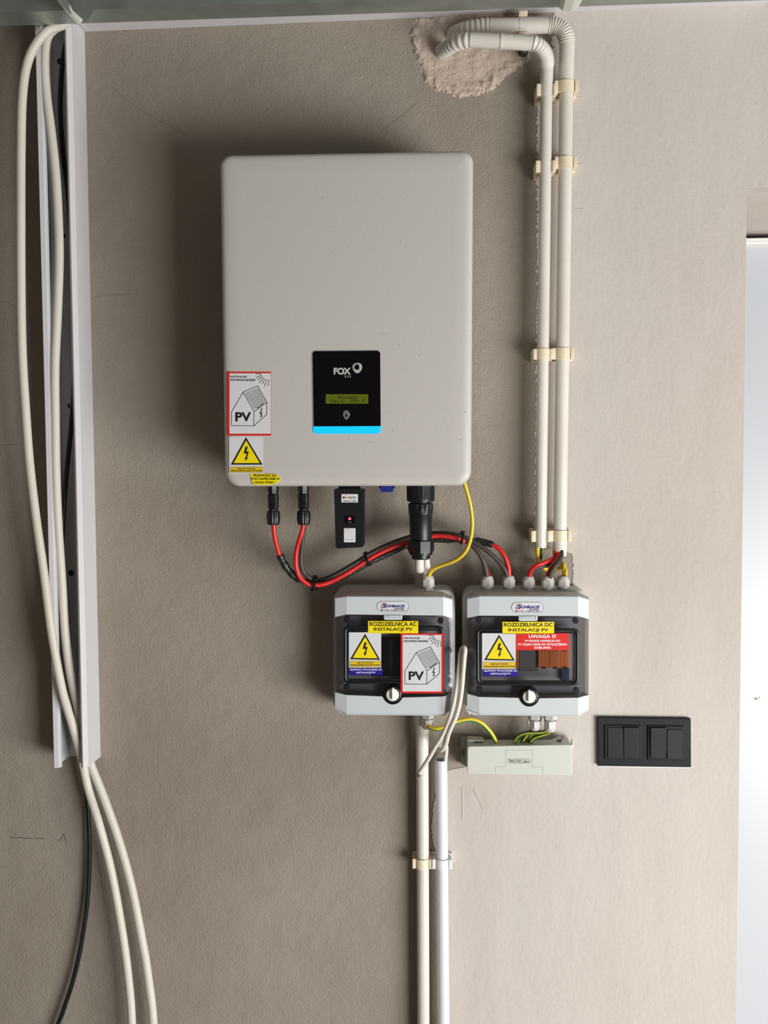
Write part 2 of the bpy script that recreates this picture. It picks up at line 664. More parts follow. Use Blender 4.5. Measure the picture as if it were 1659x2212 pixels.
key = [(1192, -60), (1196, 60), (1190, 120), (1160, 190), (1159, 400), (1161, 600), (1158, 800), (1157, 1000), (1154, 1120), (1150, 1168), (1236, 1196),
       (1240, 1290), (1246, 1520), (1142, 1540), (1140, 1600), (1100, 1640), (1010, 1656), (968, 1664), (944, 1694), (936, 1740), (931, 1790), (938, 1830), (946, 1870),
       (950, 2000), (952, 2300), (948, 3160)]
for a, b in zip(key, key[1:]):
    edge += ragged(a[0], a[1], b[0], b[1], 3.0, 7.0 if b[1] < 1180 else 3.0)
edge.append(key[-1])
th = 0.0010
pts = [W(x, y, th) for x, y in edge]
for i in range(1, len(pts)):
    pts[i].z = min(pts[i].z, pts[i - 1].z - 0.0002)
kz = next(i for i, p in enumerate(pts) if p.z < zdoor)
pa, pb = pts[kz - 1], pts[kz]
pts.insert(kz, pa.lerp(pb, (pa.z - zdoor) / (pa.z - pb.z)))
bm = bmesh.new()
for (p, q, below) in [(pts[i], pts[i + 1], i >= kz) for i in range(len(pts) - 1)]:
    ex = (lambda z: x_at(z)) if below else (lambda z: XR - 0.001)
    quad(bm, (p.x, -th, p.z), (ex(p.z), -th, p.z), (ex(q.z), -th, q.z), (q.x, -th, q.z))
    quad(bm, (p.x, -th, p.z), (q.x, -th, q.z), (q.x, 0.0005, q.z), (p.x, 0.0005, p.z))
zl = pts[-1].z
quad(bm, (x_at(zdoor), -th, zdoor), (xd2, -th, zdoor), (xd2, 0.0005, zdoor), (x_at(zdoor), 0.0005, zdoor))
quad(bm, (x_at(zdoor), -th, zdoor), (x_at(zl), -th, zl), (x_at(zl), 0.0005, zl), (x_at(zdoor), 0.0005, zdoor))
quad(bm, (xd2, -th, zdoor), (XR - .001, -th, zdoor), (XR - .001, -th, 0.01), (xd2, -th, 0.01))
bmesh.ops.remove_doubles(bm, verts=bm.verts, dist=1e-6)
from_bm('skim_coat', bm, M['skim'], wall, label='smooth pinkish beige skim coat with ragged left edge')

# rough mortar patch where the conduits enter the wall
outline = [(896, 40), (888, 75), (893, 108), (902, 140), (914, 166), (938, 190), (965, 203), (1004, 210), (1040, 205), (1066, 190),
           (1090, 168), (1112, 150), (1136, 140), (1150, 100), (1150, 30), (1020, 20)]


def inside_dist(x, y):
    s, best = False, 1e9
    for i in range(len(outline)):
        ax, ay = outline[i]
        bx, by = outline[(i + 1) % len(outline)]
        if (ay > y) != (by > y) and x < (bx - ax) * (y - ay) / (by - ay) + ax:
            s = not s
        t = max(0, min(1, ((x - ax) * (bx - ax) + (y - ay) * (by - ay)) / ((bx - ax) ** 2 + (by - ay) ** 2)))
        best = min(best, math.hypot(x - ax - t * (bx - ax), y - ay - t * (by - ay)))
    return best if s else -best


bm = bmesh.new()
NX, NY = 150, 110
grid = []
for j in range(NY + 1):
    row = []
    for i in range(NX + 1):
        x, y = 874 + 290 * i / NX, 22 + 206 * j / NY
        e = inside_dist(x, y) + 9 * noise.noise(Vector((x * .06, y * .06, 1))) + 5 * noise.noise(Vector((x * .2, y * .2, 5)))
        k = max(-1, min(1, e / 6))
        h = 0.0022 * k
        if e > 0:
            h += 0.0018 * noise.noise(Vector((x * .05, y * .05, 8))) + 0.0015 * abs(noise.noise(Vector((x * .16, y * .16, 2)))) \
                + 0.0007 * noise.noise(Vector((x * .4, y * .4, 4)))
            h += 0.0035 * math.exp(-((e - 12) / 9) ** 2) * (0.4 + noise.noise(Vector((x * .07, y * .07, 20))))
            hd = min(math.hypot((x - 962) / 1.5, y - 100), math.hypot((x - 985) / 1.5, y - 72))
            h -= 0.0035 * math.exp(-(hd / 16) ** 2)
            h = max(h, 0.0002)
        row.append(bm.verts.new(W(x, y, h)))
    grid.append(row)
for j in range(NY):
    for i in range(NX):
        bm.faces.new((grid[j][i], grid[j][i + 1], grid[j + 1][i + 1], grid[j + 1][i]))
from_bm('mortar_patch', bm, M['patch'], wall, True, 'rough pinkish mortar patch around the conduit entry', 80)

lines('pencil_mark', [[(23, 1809), (70, 1811)], [(75, 1811.5), (95, 1811.5)], [(127, 1818), (138, 1801), (142, 1816)]], 1.6, 0.0002, M['pencil'], wall)
cr = [(243, 187), (262, 208), (290, 228), (310, 241), (340, 258), (368, 272), (400, 291)]
lines('hairline_crack', [cr, [(820, 285), (850, 262), (880, 240), (905, 218)], [(0, 650), (20, 655), (34, 664)], [(205, 640), (240, 637), (280, 636)],
                         [(0, 962), (20, 961), (40, 958)]], 1.1, 0.0002, pmat('crack_line', (118, 107, 96), 0.9), wall)
lines('trowel_scratch', [[(1226, 210), (1262, 211)], [(1240, 356), (1262, 354)], [(1245, 452), (1262, 452)], [(1000, 1700), (1000, 1770)],
                         [(1024, 1705), (1046, 1750)]], 1.2, 0.0026, pmat('scratch', (206, 198, 188), 0.9), wall)

# door in its deep niche
door = thing('door_1', 'white interior door leaf set deep in the plastered niche', 'door', (x_at(0) + 0.4, 0.3, 0))
door['kind'] = 'structure'
del door['category']
lf = W(1600, 530, -DEEP + 0.02)
zf0 = W(1640, 527, -DEEP + 0.06).z
zf1 = W(1640, 515, -DEEP + 0.06).z
box('door_leaf', x_at(1.0) - 0.03, xd2, DEEP - 0.02, DEEP + 0.03, 0.005, zf0 + 0.01, M['white'], door)
bm = bmesh.new()
add_box(bm, x_at(1.0) - 0.03, xd2, DEEP - 0.06, DEEP + 0.02, zf0, zf1, 0.002)
add_box(bm, x_at(1.0) - 0.03, xd2, DEEP - 0.07, DEEP - 0.06, zf0 + 0.004, zf0 + 0.009, 0.001)
from_bm('door_frame', bm, M['dooredge'], door, True)
flat('paint_chip', [circle(1634, 1510, 3.5, 2.5, 10), circle(1641, 1507.5, 1.5, 1.2, 8)], -DEEP + 0.0215, M['mark'], door)

# ------------------------------------------------------------------ ceiling steelwork
def beam(name, pts0, pts1, m, parent):
    """open sheet-metal section swept between two ends; pts lists of world points"""
    bm = bmesh.new()
    a = [bm.verts.new(p) for p in pts0]
    b = [bm.verts.new(p) for p in pts1]
    for i in range(len(a) - 1):
        bm.faces.new((a[i], a[i + 1], b[i + 1], b[i]))
    o = from_bm(name, bm, m, parent)
    s = o.modifiers.new('thickness', 'SOLIDIFY')
    s.thickness = 0.0012
    return o


pl, pr = W(-30, 56, 0.095), W(1700, -3, 0.095)
fl, fr_ = W(-30, 27, 0.135), W(1700, -26, 0.135)
rail = thing('wall_profile', 'long galvanised steel profile running along the top of the wall', 'metal profile', pl.lerp(pr, .5))
H = Vector((0, 0, 1))


def sect(b, f):
    return [b + H * 0.028, b, b + (f - b) * 0.06, f, f + H * 0.027, f + H * 0.028 + (b - f) * .12]


beam('channel', sect(pl, fl), sect(pr, fr_), M['zinc'], rail)
for k in range(5):
    c = pl.lerp(pr, 0.03 + k * 0.235)
    box('hanger', c.x - 0.012, c.x + 0.012, c.y - 0.034, c.y - 0.004, c.z + 0.003, ZT - 0.002, M['zinc'], rail)

cross = thing('ceiling_profile', 'galvanised ceiling profile at upper left with open V shaped end', 'metal profile', W(188, 44, 0.12), 'ceiling cross profiles')
e0, e1 = W(180, 44, 0.137), W(40, -110, 0.5)


def cp(e, s):
    return [e + Vector((-0.022, 0, 0.006)) * s, e + Vector((-0.030, 0, 0.002)) * s, e + Vector((-0.026, 0, -0.004)) * s, e + Vector((-0.004, 0, -0.004)) * s, e + Vector((0.0, 0, 0.0)) * s,
            e + Vector((0.018, 0, 0.034)) * s, e + Vector((0.012, 0, 0.036)) * s]


d = e1 - e0
q0 = [W(122, -4, 0.22), W(150, -4, 0.2), W(182, -4, 0.2), W(216, -6, 0.2), W(216, -20, 0.2)]
q1 = [W(166, 44, 0.138), W(178, 47, 0.138), W(189, 43, 0.138), W(192, 36, 0.138), W(186, 20, 0.138)]
q0x = [p + (p - q) * 1.5 for p, q in zip(q0, q1)]
beam('channel', q1, q0x, M['zinc_shaded'], cross)
lp = [W(128, -12, 0.205), W(150, 18, 0.165), W(170, 44, 0.145)]
bm = bmesh.new()
add_tube(bm, [lp[0] + (lp[0] - lp[1]) * 2] + lp, 0.0075, 12)
from_bm('rolled_lip', bm, M['zinc_lit'], cross, True)
box('hanger', cross.location.x - 0.05, cross.location.x - 0.03, -0.36, -0.33, q0x[1].z - 0.004, ZT - 0.001, M['zinc'], cross)

cross2 = thing('ceiling_profile', 'galvanised ceiling profile with rounded end above the corrugated conduit bends', 'metal profile', W(1233, 20, 0.14), 'ceiling cross profiles')
a0 = [W(1208, 6, 0.14), W(1209, 15, 0.14), W(1216, 22, 0.14), W(1233, 23, 0.14), W(1247, 16, 0.14), W(1255, 2, 0.14)]
a1 = [p + Vector((0.004, -0.42, 0.03)) for p in a0]
beam('channel', a0, a1, M['zinc_lit'], cross2)
box('hanger', a0[3].x - 0.01, a0[3].x + 0.01, -0.36, -0.33, a0[3].z + 0.02, ZT - 0.001, M['zinc'], cross2)

# ------------------------------------------------------------------ cable trunking
R0, R1 = W(183, 66, 0), W(217.5, 1634, 0)
L0, L1 = W(76, 100, 0.06), W(116, 1655, 0.06)
zt, zb = W(183, 30, 0).z, W(217, 1634, 0).z
tr = thing('cable_trunking', 'tall white open cable trunking on the left of the wall', 'cable trunking', ((R0.x + L0.x) / 2, 0, zb), 'white trunking')
xr = lambda z: R0.x + (R1.x - R0.x) * (z - R0.z) / (R1.z - R0.z)
xl = lambda z: L0.x + (L1.x - L0.x) * (z - L0.z) / (L1.z - L0.z)


def extr(name, prof, m, parent, label=None):
    """prof: (side 'l' or 'r', offset, depth) closed profile swept from bottom to top"""
    bm = bmesh.new()
    ring = []
    for z in (zb, zt):
        ring.append([bm.verts.new(((xl if s == 'l' else xr)(z) + o, -dd, z)) for s, o, dd in prof])
    n = len(prof)
    for i in range(n):
        j = (i + 1) % n
        bm.faces.new((ring[0][i], ring[0][j], ring[1][j], ring[1][i]))
    bm.faces.new(ring[0][::-1])
    bm.faces.new(ring[1])
    return from_bm(name, bm, m, parent, False, label)


extr('back_plate', [('l', 0.0, 0.0002), ('r', 0.0, 0.0002), ('r', 0.0, 0.0022), ('l', 0, 0.0022)], M['pvc_white'], tr)
extr('side_wall', [('l', 0, 0.0022), ('l', 0.0018, 0.0022), ('l', 0.0018, 0.050), ('l', 0.011, 0.052), ('l', 0.0115, 0.0555), ('l', 0.0085, 0.056), ('l', 0.008, 0.059),
                   ('l', 0.001, 0.060), ('l', 0, 0.059)], M['pvc_white'], tr)
extr('side_wall', [('r', 0, 0.0022), ('r', -0.0018, 0.0022), ('r', -0.0018, 0.050), ('r', -0.011, 0.052), ('r', -0.0115, 0.0555), ('r', -0.009, 0.056), ('r', -0.0085, 0.059),
                   ('r', -0.0065, 0.060), ('r', -0.001, 0.052)], M['pvc_white'], tr)
for x, y in ((154, 1238), (130, 133)):
    p = W(x, y, 0.0022)
    lathe('screw', p, p + Vector((0, -0.002, 0)), [(0, 0.0048), (0.6, 0.0046), (1, 0.0022)], M['black_matt'], tr, 14)
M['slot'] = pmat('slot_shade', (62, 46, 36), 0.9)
for q in (rect(146, 872, 151, 882), rect(137, 505, 141.5, 514)):
    prism('slot_hole', rounded(q, 2.2, 3), 0.0015, 0.0025, M['slot'], tr)

H0, H1 = W(184, 68.5, 0), W(1655, 8, 0)
tr2 = thing('cable_trunking', 'long white closed cable trunking running under the ceiling steel', 'cable trunking', H0.lerp(H1, .5), 'white trunking')
bm = bmesh.new()
for o, prof in ((0, None),):
    a, b = H0 + Vector((0.0006, 0, 0)), H1
    pr_ = [(0.0003, 0), (0.052, 0), (0.058, 0.006), (0.058, 0.054), (0.052, 0.06), (0.0003, 0.06)]
    ra = [bm.verts.new((a.x, -y, a.z + z)) for y, z in pr_]
    rb = [bm.verts.new((b.x, -y, b.z + z)) for y, z in pr_]
    for i in range(6):
        j = (i + 1) % 6
        bm.faces.new((ra[i], ra[j], rb[j], rb[i]))
    bm.faces.new(ra[::-1])
    bm.faces.new(rb)
from_bm('base', bm, M['pvc_white'], tr2)
bm = bmesh.new()
ra = [bm.verts.new((a.x, -y, a.z + z)) for y, z in [(0.0582, 0.001), (0.0605, 0.001), (0.0605, 0.059), (0.0582, 0.059)]]
rb = [bm.verts.new((b.x, -y, b.z + z)) for y, z in [(0.0582, 0.001), (0.0605, 0.001), (0.0605, 0.059), (0.0582, 0.059)]]
for i in range(4):
    bm.faces.new((ra[i], ra[(i + 1) % 4], rb[(i + 1) % 4], rb[i]))
bm.faces.new(ra[::-1])
bm.faces.new(rb)
from_bm('lid', bm, M['pvc_white'], tr2)

# ------------------------------------------------------------------ hanging cables on the left
def cable(name, label, ctrl, r, m, group=None, seg=14, per=8, cat='cable'):
    return tag(tube(name, ctrl, r, m, None, seg, per), label, cat, group)


cable('power_cable', 'thick off-white cable bulging out left of the trunking, crossing to its foot',
      [(172, 30, 0.05), (135, 54, 0.07), (104, 66, 0.085), (75, 100, 0.088), (57, 145, 0.088), (48, 215, 0.087), (45.5, 320, 0.085), (45, 450, 0.085), (45.5, 620, 0.085), (48, 760, 0.085), (55, 880, 0.085), (64, 1000, 0.085), (78, 1120, 0.085), (95, 1240, 0.084),
       (112, 1370, 0.082), (132, 1480, 0.074), (146, 1532, 0.060), (159, 1575, 0.048), (177, 1640, 0.038), (191, 1705, 0.034), (214, 1780, 0.042), (240, 1880, 0.04), (262, 2000, 0.04),
       (277, 2110, 0.04), (286, 2240, 0.04), (292, 2600, 0.04), (290, 3100, 0.04)], mm(9.6, 0.085), M['cable_white'], 'thick off-white cables')
cable('power_cable', 'thick off-white cable hanging inside the trunking, outer right one at the bottom',
      [(160, 40, 0.03), (125, 58, 0.048), (103, 80, 0.052), (96.5, 130, 0.053), (100, 200, 0.053), (110, 280, 0.053), (120, 370, 0.053), (126, 470, 0.053), (128, 560, 0.053), (124, 680, 0.053),
       (119, 790, 0.053), (119.5, 900, 0.052), (121, 1020, 0.052), (126, 1140, 0.05), (134, 1260, 0.048), (140, 1360, 0.044), (151, 1450, 0.04), (168, 1530, 0.036), (180, 1590, 0.032), (196, 1650, 0.03),
       (224, 1722, 0.03), (255, 1810, 0.032), (283, 1910, 0.034), (305, 2020, 0.034), (320, 2110, 0.034), (333, 2240, 0.034), (345, 2600, 0.034), (340, 3100, 0.034)], mm(9.6, 0.05), M['cable_white'], 'thick off-white cables')
cable('cord', 'thin glossy black cable hanging through the trunking and curving left at the bottom',
      [(150, 60, 0.010), (137, 125, 0.012), (131, 190, 0.012), (131, 260, 0.012), (137, 340, 0.012), (148, 430, 0.012), (156, 560, 0.012), (163, 700, 0.012), (161, 820, 0.012), (154, 920, 0.012), (145, 1010, 0.013), (137, 1110, 0.014),
       (133, 1200, 0.016), (137, 1290, 0.018), (149, 1400, 0.018), (158, 1500, 0.014), (172, 1590, 0.012), (183, 1680, 0.012), (190, 1760, 0.012), (193, 1840, 0.012), (189, 1940, 0.012), (177, 2030, 0.012), (160, 2110, 0.012), (136, 2185, 0.012),
       (115, 2250, 0.012), (60, 2500, 0.012), (40, 3000, 0.012)], mm(5.4, 0.012), M['cable_black'])

# ------------------------------------------------------------------ conduits at upper right
def corrugate(name, ctrl, r, m, parent, rings, amp=0.095, label=None, taper=1.0):
    P, _ = resample(spline([W(*c) for c in ctrl], 16), rings * 6)
    bm = bmesh.new()
    add_tube(bm, P, lambda t: r * (taper + (1 - taper) * min(1, t * 3)) * (1 + amp * math.sin(t * rings * 2 * math.pi)), 20)
    return from_bm(name, bm, m, parent, True, label, 80)


def straight(name, a, b, r, m, parent, hollow=False, label=None):
    p0, p1 = W(*a), W(*b)
    if hollow:
        prof = [(0, r * 0.84), (0, r), (1, r), (1, r * 0.84), (0.9, r * 0.84)]
        bm = bmesh.new()
    return lathe(name, p0, p1, [(0, r), (1, r)] if not hollow else [(0, r), (1, r), (1, r * .86), (0.92, r * .86)], m, parent, 28, None, label)


DR, DL = 0.030, 0.036
cr_ = thing('cable_conduit', 'wider cream conduit, right one of the upper pair, bending along the ceiling', 'conduit', W(1215, 600, DR), 'upper right conduits')
straight('pipe', (1224, 140, DR), (1209, 1196, DR), mm(14.2, DR), M['pvc_cream'], cr_)
straight('sleeve', (1225, 92, DR), (1222.5, 176, DR), mm(15.8, DR), M['pvc_cream'], cr_)
straight('sleeve', (1209.6, 1158, DR), (1208.6, 1200, DR), mm(15.2, DR), M['pvc_cream'], cr_, True)
corrugate('corrugated_bend', [(1186, 54, DR + .004), (1200, 55.5, DR + .004), (1214, 64, DR + .003), (1222, 77, DR + .002), (1225, 94, DR)], mm(16.4, DR), M['pvc_cream'], cr_, 12)
straight('cross_pipe', (1122, 55.8, DR + .002), (1188, 54, DR + .004), mm(16.2, DR), M['pvc_cream'], cr_)
straight('cross_pipe', (1058, 57, DR), (1124, 55.8, DR + .002), mm(15.6, DR), M['pvc_cream'], cr_)
corrugate('corrugated_bend', [(968, 84, -0.03), (978, 78, -0.006), (990, 71, 0.012), (1006, 65, 0.022), (1024, 61, 0.027), (1042, 58, 0.029), (1060, 57, DR)], mm(15.6, DR), M['pvc_cream'], cr_, 14)

cl_ = thing('cable_conduit', 'narrower cream conduit, left one of the upper pair, ending over yellow wires', 'conduit', W(1175, 600, DL), 'upper right conduits')
straight('pipe', (1180.4, 180, DL), (1167.6, 1181, DL), mm(12.4, DL), M['pvc_cream'], cl_)
straight('sleeve', (1181.6, 140, DL), (1179.2, 208, DL), mm(13.4, DL), M['pvc_cream'], cl_)
straight('sleeve', (1168.5, 1120, DL), (1167.7, 1182.5, DL), mm(12.6, DL), M['pvc_cream'], cl_, True)
DH = DL + 0.034
corrugate('corrugated_bend', [(1146, 92.6, DH), (1158, 95, DH), (1170, 104, DH - .006), (1178, 117, DH - .016), (1181, 130, DH - .025), (1181.6, 143, DL)], mm(14.6, DH), M['pvc_cream'], cl_, 12)
straight('cross_pipe', (1084, 89.5, DH), (1148, 93, DH), mm(15.2, DH), M['pvc_cream'], cl_)
straight('cross_pipe', (1016, 86.4, DH - .004), (1082, 89.4, DH), mm(15.2, DH), M['pvc_cream'], cl_)
straight('joint_ring', (1080.5, 89.4, DH), (1085.5, 89.6, DH), mm(16.6, DH), M['pvc_cream'], cl_)
corrugate('corrugated_bend', [(946, 117, -0.03), (953, 112, -0.004), (963, 106, 0.022), (976, 98, 0.042), (990, 91.5, 0.056), (1005, 87.5, 0.063), (1018, 86.4, DH - .004)], mm(15.0, DH), M['pvc_cream'], cl_, 13)

# lower conduits
c1 = thing('cable_conduit', 'cream conduit running down from the left distribution box', 'conduit', W(913, 1900, 0.022), 'lower conduits')
straight('pipe', (912, 1540, 0.022), (918.5, 3140, 0.022), mm(13.6, 0.022), M['pvc_cream'], c1)
c2 = thing('cable_conduit', 'cool white open-topped conduit with thin cables coming out', 'conduit', W(955, 1900, 0.024), 'lower conduits')
p0, p1 = W(953, 1641, 0.024), W(966, 3140, 0.024)
r = mm(13.4, 0.024)
lathe('pipe', p1, p0, [(0, r), (1, r), (1, r * .87), (0.9, r * .87)], M['pvc_cool'], c2)

# ------------------------------------------------------------------ pipe clips
def make_clip(name, r, dc, h, m, label, group, closed=True):
    t = thing(name, label, 'pipe clip', (0, 0, 0), group)
    g = 0.0004
    ri, ro = r + g, r + g + 0.0020
    bm = bmesh.new()
    add_box(bm, -ro - 0.004, ro + 0.004, -max(dc - ro, 0.004), -0.0001, -h / 2 - .001, h / 2 + .001, 0.0006)
    from_bm('base', bm, m, t, True)
    bm = bmesh.new()
    a0, a1 = (-25, 205) if closed else None or (0, 0)
    spans = [(-100, 280)] if closed else [(-80, 32), (148, 260)]
    for s0, s1 in spans:
        n = max(8, int((s1 - s0) / 10))
        vi, vo = [], []
        for k in range(n + 1):
            a = math.radians(s0 + (s1 - s0) * k / n)
            for z in (-h / 2, h / 2):
                vi.append(bm.verts.new((math.cos(a) * ri, -dc - math.sin(a) * ri, z)))
                vo.append(bm.verts.new((math.cos(a) * ro, -dc - math.sin(a) * ro, z)))
        for k in range(n):
            i = 2 * k
            bm.faces.new((vo[i], vo[i + 2], vo[i + 3], vo[i + 1]))
            bm.faces.new((vi[i], vi[i + 1], vi[i + 3], vi[i + 2]))
            bm.faces.new((vi[i], vi[i + 2], vo[i + 2], vo[i]))
            bm.faces.new((vi[i + 1], vo[i + 1], vo[i + 3], vi[i + 3]))
        for i in (0, 2 * n):
            bm.faces.new((vi[i], vo[i], vo[i + 1], vi[i + 1]))
    from_bm('band', bm, m, t, True)
    for s in (-1, 1):
        bm = bmesh.new()
        x = s * (ro + 0.0012)
        add_box(bm, x - .0022, x + .0022, -dc - r * .55, -0.004, -h / 2 + .001, h / 2 - .001, 0.0004)
        add_box(bm, x - .0026, x + .0026, -dc - r * .8, -dc - r * .45, -h / 2, h / 2, 0.0005)
        from_bm('lug', bm, m, t, True)
    return t


GC = 'ivory clips on the conduits'
rR, rL = mm(14.2, DR), mm(12.4, DL)
kR = make_clip('pipe_clip', rR, DR, 0.0175, M['clip'], 'x', GC)
kL = make_clip('pipe_clip', rL, DL, 0.0175, M['clip'], 'x', GC, False)
kL2 = make_clip('pipe_clip', rL, DL, 0.0165, M['clip'], 'x', GC, True)


def axis_x(a, b, y):
    return a[0] + (b[0] - a[0]) * (y - a[1]) / (b[1] - a[1])


def put(k, x, y, dc, label, first):
    p = W(x, y, dc)
    p.y = 0
    if first:
        k.location = p
        k['label'] = label
        return k
    return copy_thing(k, p, label)


AR = ((1224, 140), (1209, 1196))
AL = ((1180.4, 180), (1167.6, 1181))
first = True
for y, lab in ((354, 'ivory clip closed round the wider upper conduit, level with the inverter top'),
               (765, 'ivory clip closed round the wider upper conduit, halfway down'),
               (1157, 'ivory clip closed round the foot of the wider upper conduit')):
    put(kR, axis_x(*AR, y), y, DR, lab, first)
    first = False
kRb = make_clip('pipe_clip', mm(15.8, DR), DR, 0.0175, M['clip'], 'ivory clip round the sleeve under the right corrugated bend', GC)
p = W(1222, 191, DR)
p.y = 0
kRb.location = p
first = True
for y, lab in ((197, 'ivory open clip at the top of the narrower upper conduit'), (362, 'ivory open clip on the narrower conduit, level with the inverter top'),
               (1158, 'ivory open clip at the foot of the narrower upper conduit')):
    put(kL, axis_x(*AL, y), y, DL, lab, first)
    first = False
put(kL2, axis_x(*AL, 766), 766, DL, 'ivory clip closed round the narrower upper conduit, halfway down', True)
k1 = make_clip('pipe_clip', mm(13.6, .022), 0.022, 0.016, M['clip'], 'ivory clip on the cream lower conduit below the boxes', GC)
p = W(912.5, 1862, .022)
p.y = 0
k1.location = p
k2 = make_clip('pipe_clip', mm(13.4, .024), 0.024, 0.016, M['clip_grey'], 'grey white clip on the cool white lower conduit', GC)
p = W(955, 1863, .024)
p.y = 0
k2.location = p
k3 = make_clip('pipe_clip', mm(16.2, DR), DR + .001, 0.013, M['clip'], 'ivory clip holding the horizontal conduit under the ceiling', GC, False)
p = W(1129, 56, DR)
p.y = 0
k3.location = p
k3.rotation_euler = (0, math.pi / 2, 0)

p = W(1130, 114, 0.001)
an = thing('wall_anchor', 'dark metal screw anchor in the wall below the horizontal conduits', 'screw', p)
lathe('washer', p, p + Vector((0, -0.006, 0)), [(0, 0.0078), (0.8, 0.0078), (1, 0.006)], pmat('old_steel', (74, 68, 62), 0.5, 0.5), an, 18)
lathe('screw_head', p + Vector((0, -0.006, 0)), p + Vector((0, -0.009, 0)), [(0, 0.0045), (0.7, 0.0045), (1, 0.002)], M['metal'], an, 6)

# ------------------------------------------------------------------ solar inverter
INV_Q = [(475.5, 336.5), (1022.5, 326.5), (1018.0, 1049.5), (486.5, 1051.0)]
FR = 0.161


def inset_quad(q, i):
    out = []
    n = len(q)
    for k in range(n):
        a, b, c = Vector(q[k - 1]), Vector(q[k]), Vector(q[(k + 1) % n])
        u, v = (b - a).normalized(), (c - b).normalized()
        n1, n2 = Vector((-u.y, u.x)), Vector((-v.y, v.x))
        m_ = (n1 + n2).normalized()
        out.append(tuple(b + m_ * (i / max(m_.dot(n1), .2))))
    return out


inv = thing('solar_inverter', 'large light grey wall-mounted solar inverter with black display panel', 'inverter', W(750, 700, 0))
PROF = [(1.5, 0.020), (0.3, 0.024), (0, 0.030), (0, 0.146), (0.4, 0.1505), (1.2, 0.154), (2.6, 0.157), (4.8, 0.1592), (8, 0.1604), (14, 0.1612), (30, 0.1616)]
bm = bmesh.new()
loops = []
for i, dpt in PROF:
    px = i * 1.48
    poly = rounded(inset_quad(INV_Q, px), [max(3, 27 - px), max(3, 25 - px), max(3, 33 - px), max(3, 34 - px)], 10)
    loops.append([bm.verts.new((lambda w: (w.x, -dpt, w.z))(W(x, y, 0.150))) for x, y in poly])
for a, b in zip(loops, loops[1:]):
    for k in range(len(a)):
        bm.faces.new((a[k], a[(k + 1) % len(a)], b[(k + 1) % len(a)], b[k]))
bm.faces.new(loops[-1])
bm.faces.new(loops[0][::-1])
from_bm('housing', bm, M['inv'], inv, True, None, 60)
prism('mounting_bracket', rect(600, 420, 900, 900), 0.0002, 0.0205, M['inv_edge'], inv)


F0 = 0.1616
dp = prism('display_panel', rounded([(675.2, 758.5), (821.3, 757.5), (822.3, 920.5), (677.5, 921.5)], [7, 7, 0.5, 0.5]), F0 - 0.002, F0 + 0.0012, M['gloss_black'], inv)
ring_flat('panel_rim', rounded([(674.4, 757.6), (822.1, 756.6), (823.3, 938), (676.6, 938)], [8, 8, 9, 9]),
          rounded([(675.4, 758.6), (821.1, 757.6), (822.3, 937), (677.6, 937)], [7, 7, 8, 8]), F0 + 0.0010, M['print_grey'], dp)
D1 = F0 + 0.0015
text('brand_lettering', [('FOX', 720.8, 794.3, 758, 809.3)], D1, M['print_grey'], dp, 0.045, sp=0.95)
text('brand_subtitle', [('E S S', 745, 811, 758, 815.6)], D1, M['print_grey'], dp, 0.0)
sw = []


def swirl(cx, cy, r0, r1, a0, a1, wob, ph, n=60):
    return [(cx + (r0 * (1 + wob * math.cos(3 * (t + ph)))) * math.cos(t), cy + (r1 * (1 + wob * math.cos(3 * (t + ph)))) * math.sin(t))
            for t in [a0 + (a1 - a0) * k / n for k in range(n + 1)]]


out_ = swirl(771.6, 794.4, 10.6, 11.2, 0, 2 * math.pi, 0.055, 0.55)[:-1]
mid_ = swirl(771.2, 793.4, 7.8, 8.2, 0, 2 * math.pi, 0.05, 0.9)[:-1]
inn_ = swirl(770.9, 793.0, 5.4, 5.8, 0, 2 * math.pi, 0.05, 1.3)[:-1]
ring_flat('brand_swirl', out_, inn_, D1, M['print_grey'], dp)
lines('swirl_line', [swirl(770.4, 794.2, 9.2, 9.6, 1.6, 5.6, 0.06, 0.2), swirl(771.0, 793.4, 7.2, 7.6, 0.4, 4.6, 0.05, 0.9)], 0.55, D1 + 0.0002, M['gloss_black'], dp)
prism('lcd_screen', rect(703.6, 851.6, 795.5, 872), F0 + 0.001, F0 + 0.0015, M['lcd'], dp)
text('lcd_text', [('Normalne', 731, 854.5, 771.5, 861.2), ('Pac', 715, 862.8, 731, 869.8), ('=', 736.5, 865, 740.5, 868.2), ('2951', 756.5, 862.6, 775.5, 869.4), ('W', 782, 862.6, 787, 869)],
     F0 + 0.0018, M['lcd_ink'], dp, 0.0)
fp = []
for k in range(5):
    rr = 1.1 + k * 1.35
    a0, a1 = (math.pi * 0.86, math.pi * 2.14) if k else (0, 2 * math.pi)
    fp.append([(748.3 + rr * math.cos(a0 + (a1 - a0) * t / 18), 895 + rr * 1.25 * math.sin(a0 + (a1 - a0) * t / 18)) for t in range(19)])
for k in range(4):
    y = 899 + k * 1.9
    fp.append([(742.5 + k * .8 + t * (13 - 2 * k) / 8, y + 1.3 * math.sin(t / 8 * math.pi) + (t > 5) * -1.0) for t in range(9)])
fp.append([(753.2, 889.5), (755, 892.5), (755.5, 897)])
lines('fingerprint_icon', fp, 0.65, D1, M['print_grey'], dp)
prism('light_bar', rounded([(676.2, 921.2), (822.6, 920.4), (822.6, 936.6), (677.0, 937)], [0.5, 0.5, 8, 8]), F0 - 0.002, F0 + 0.0012, M['cyan'], inv)
bm = bmesh.new()
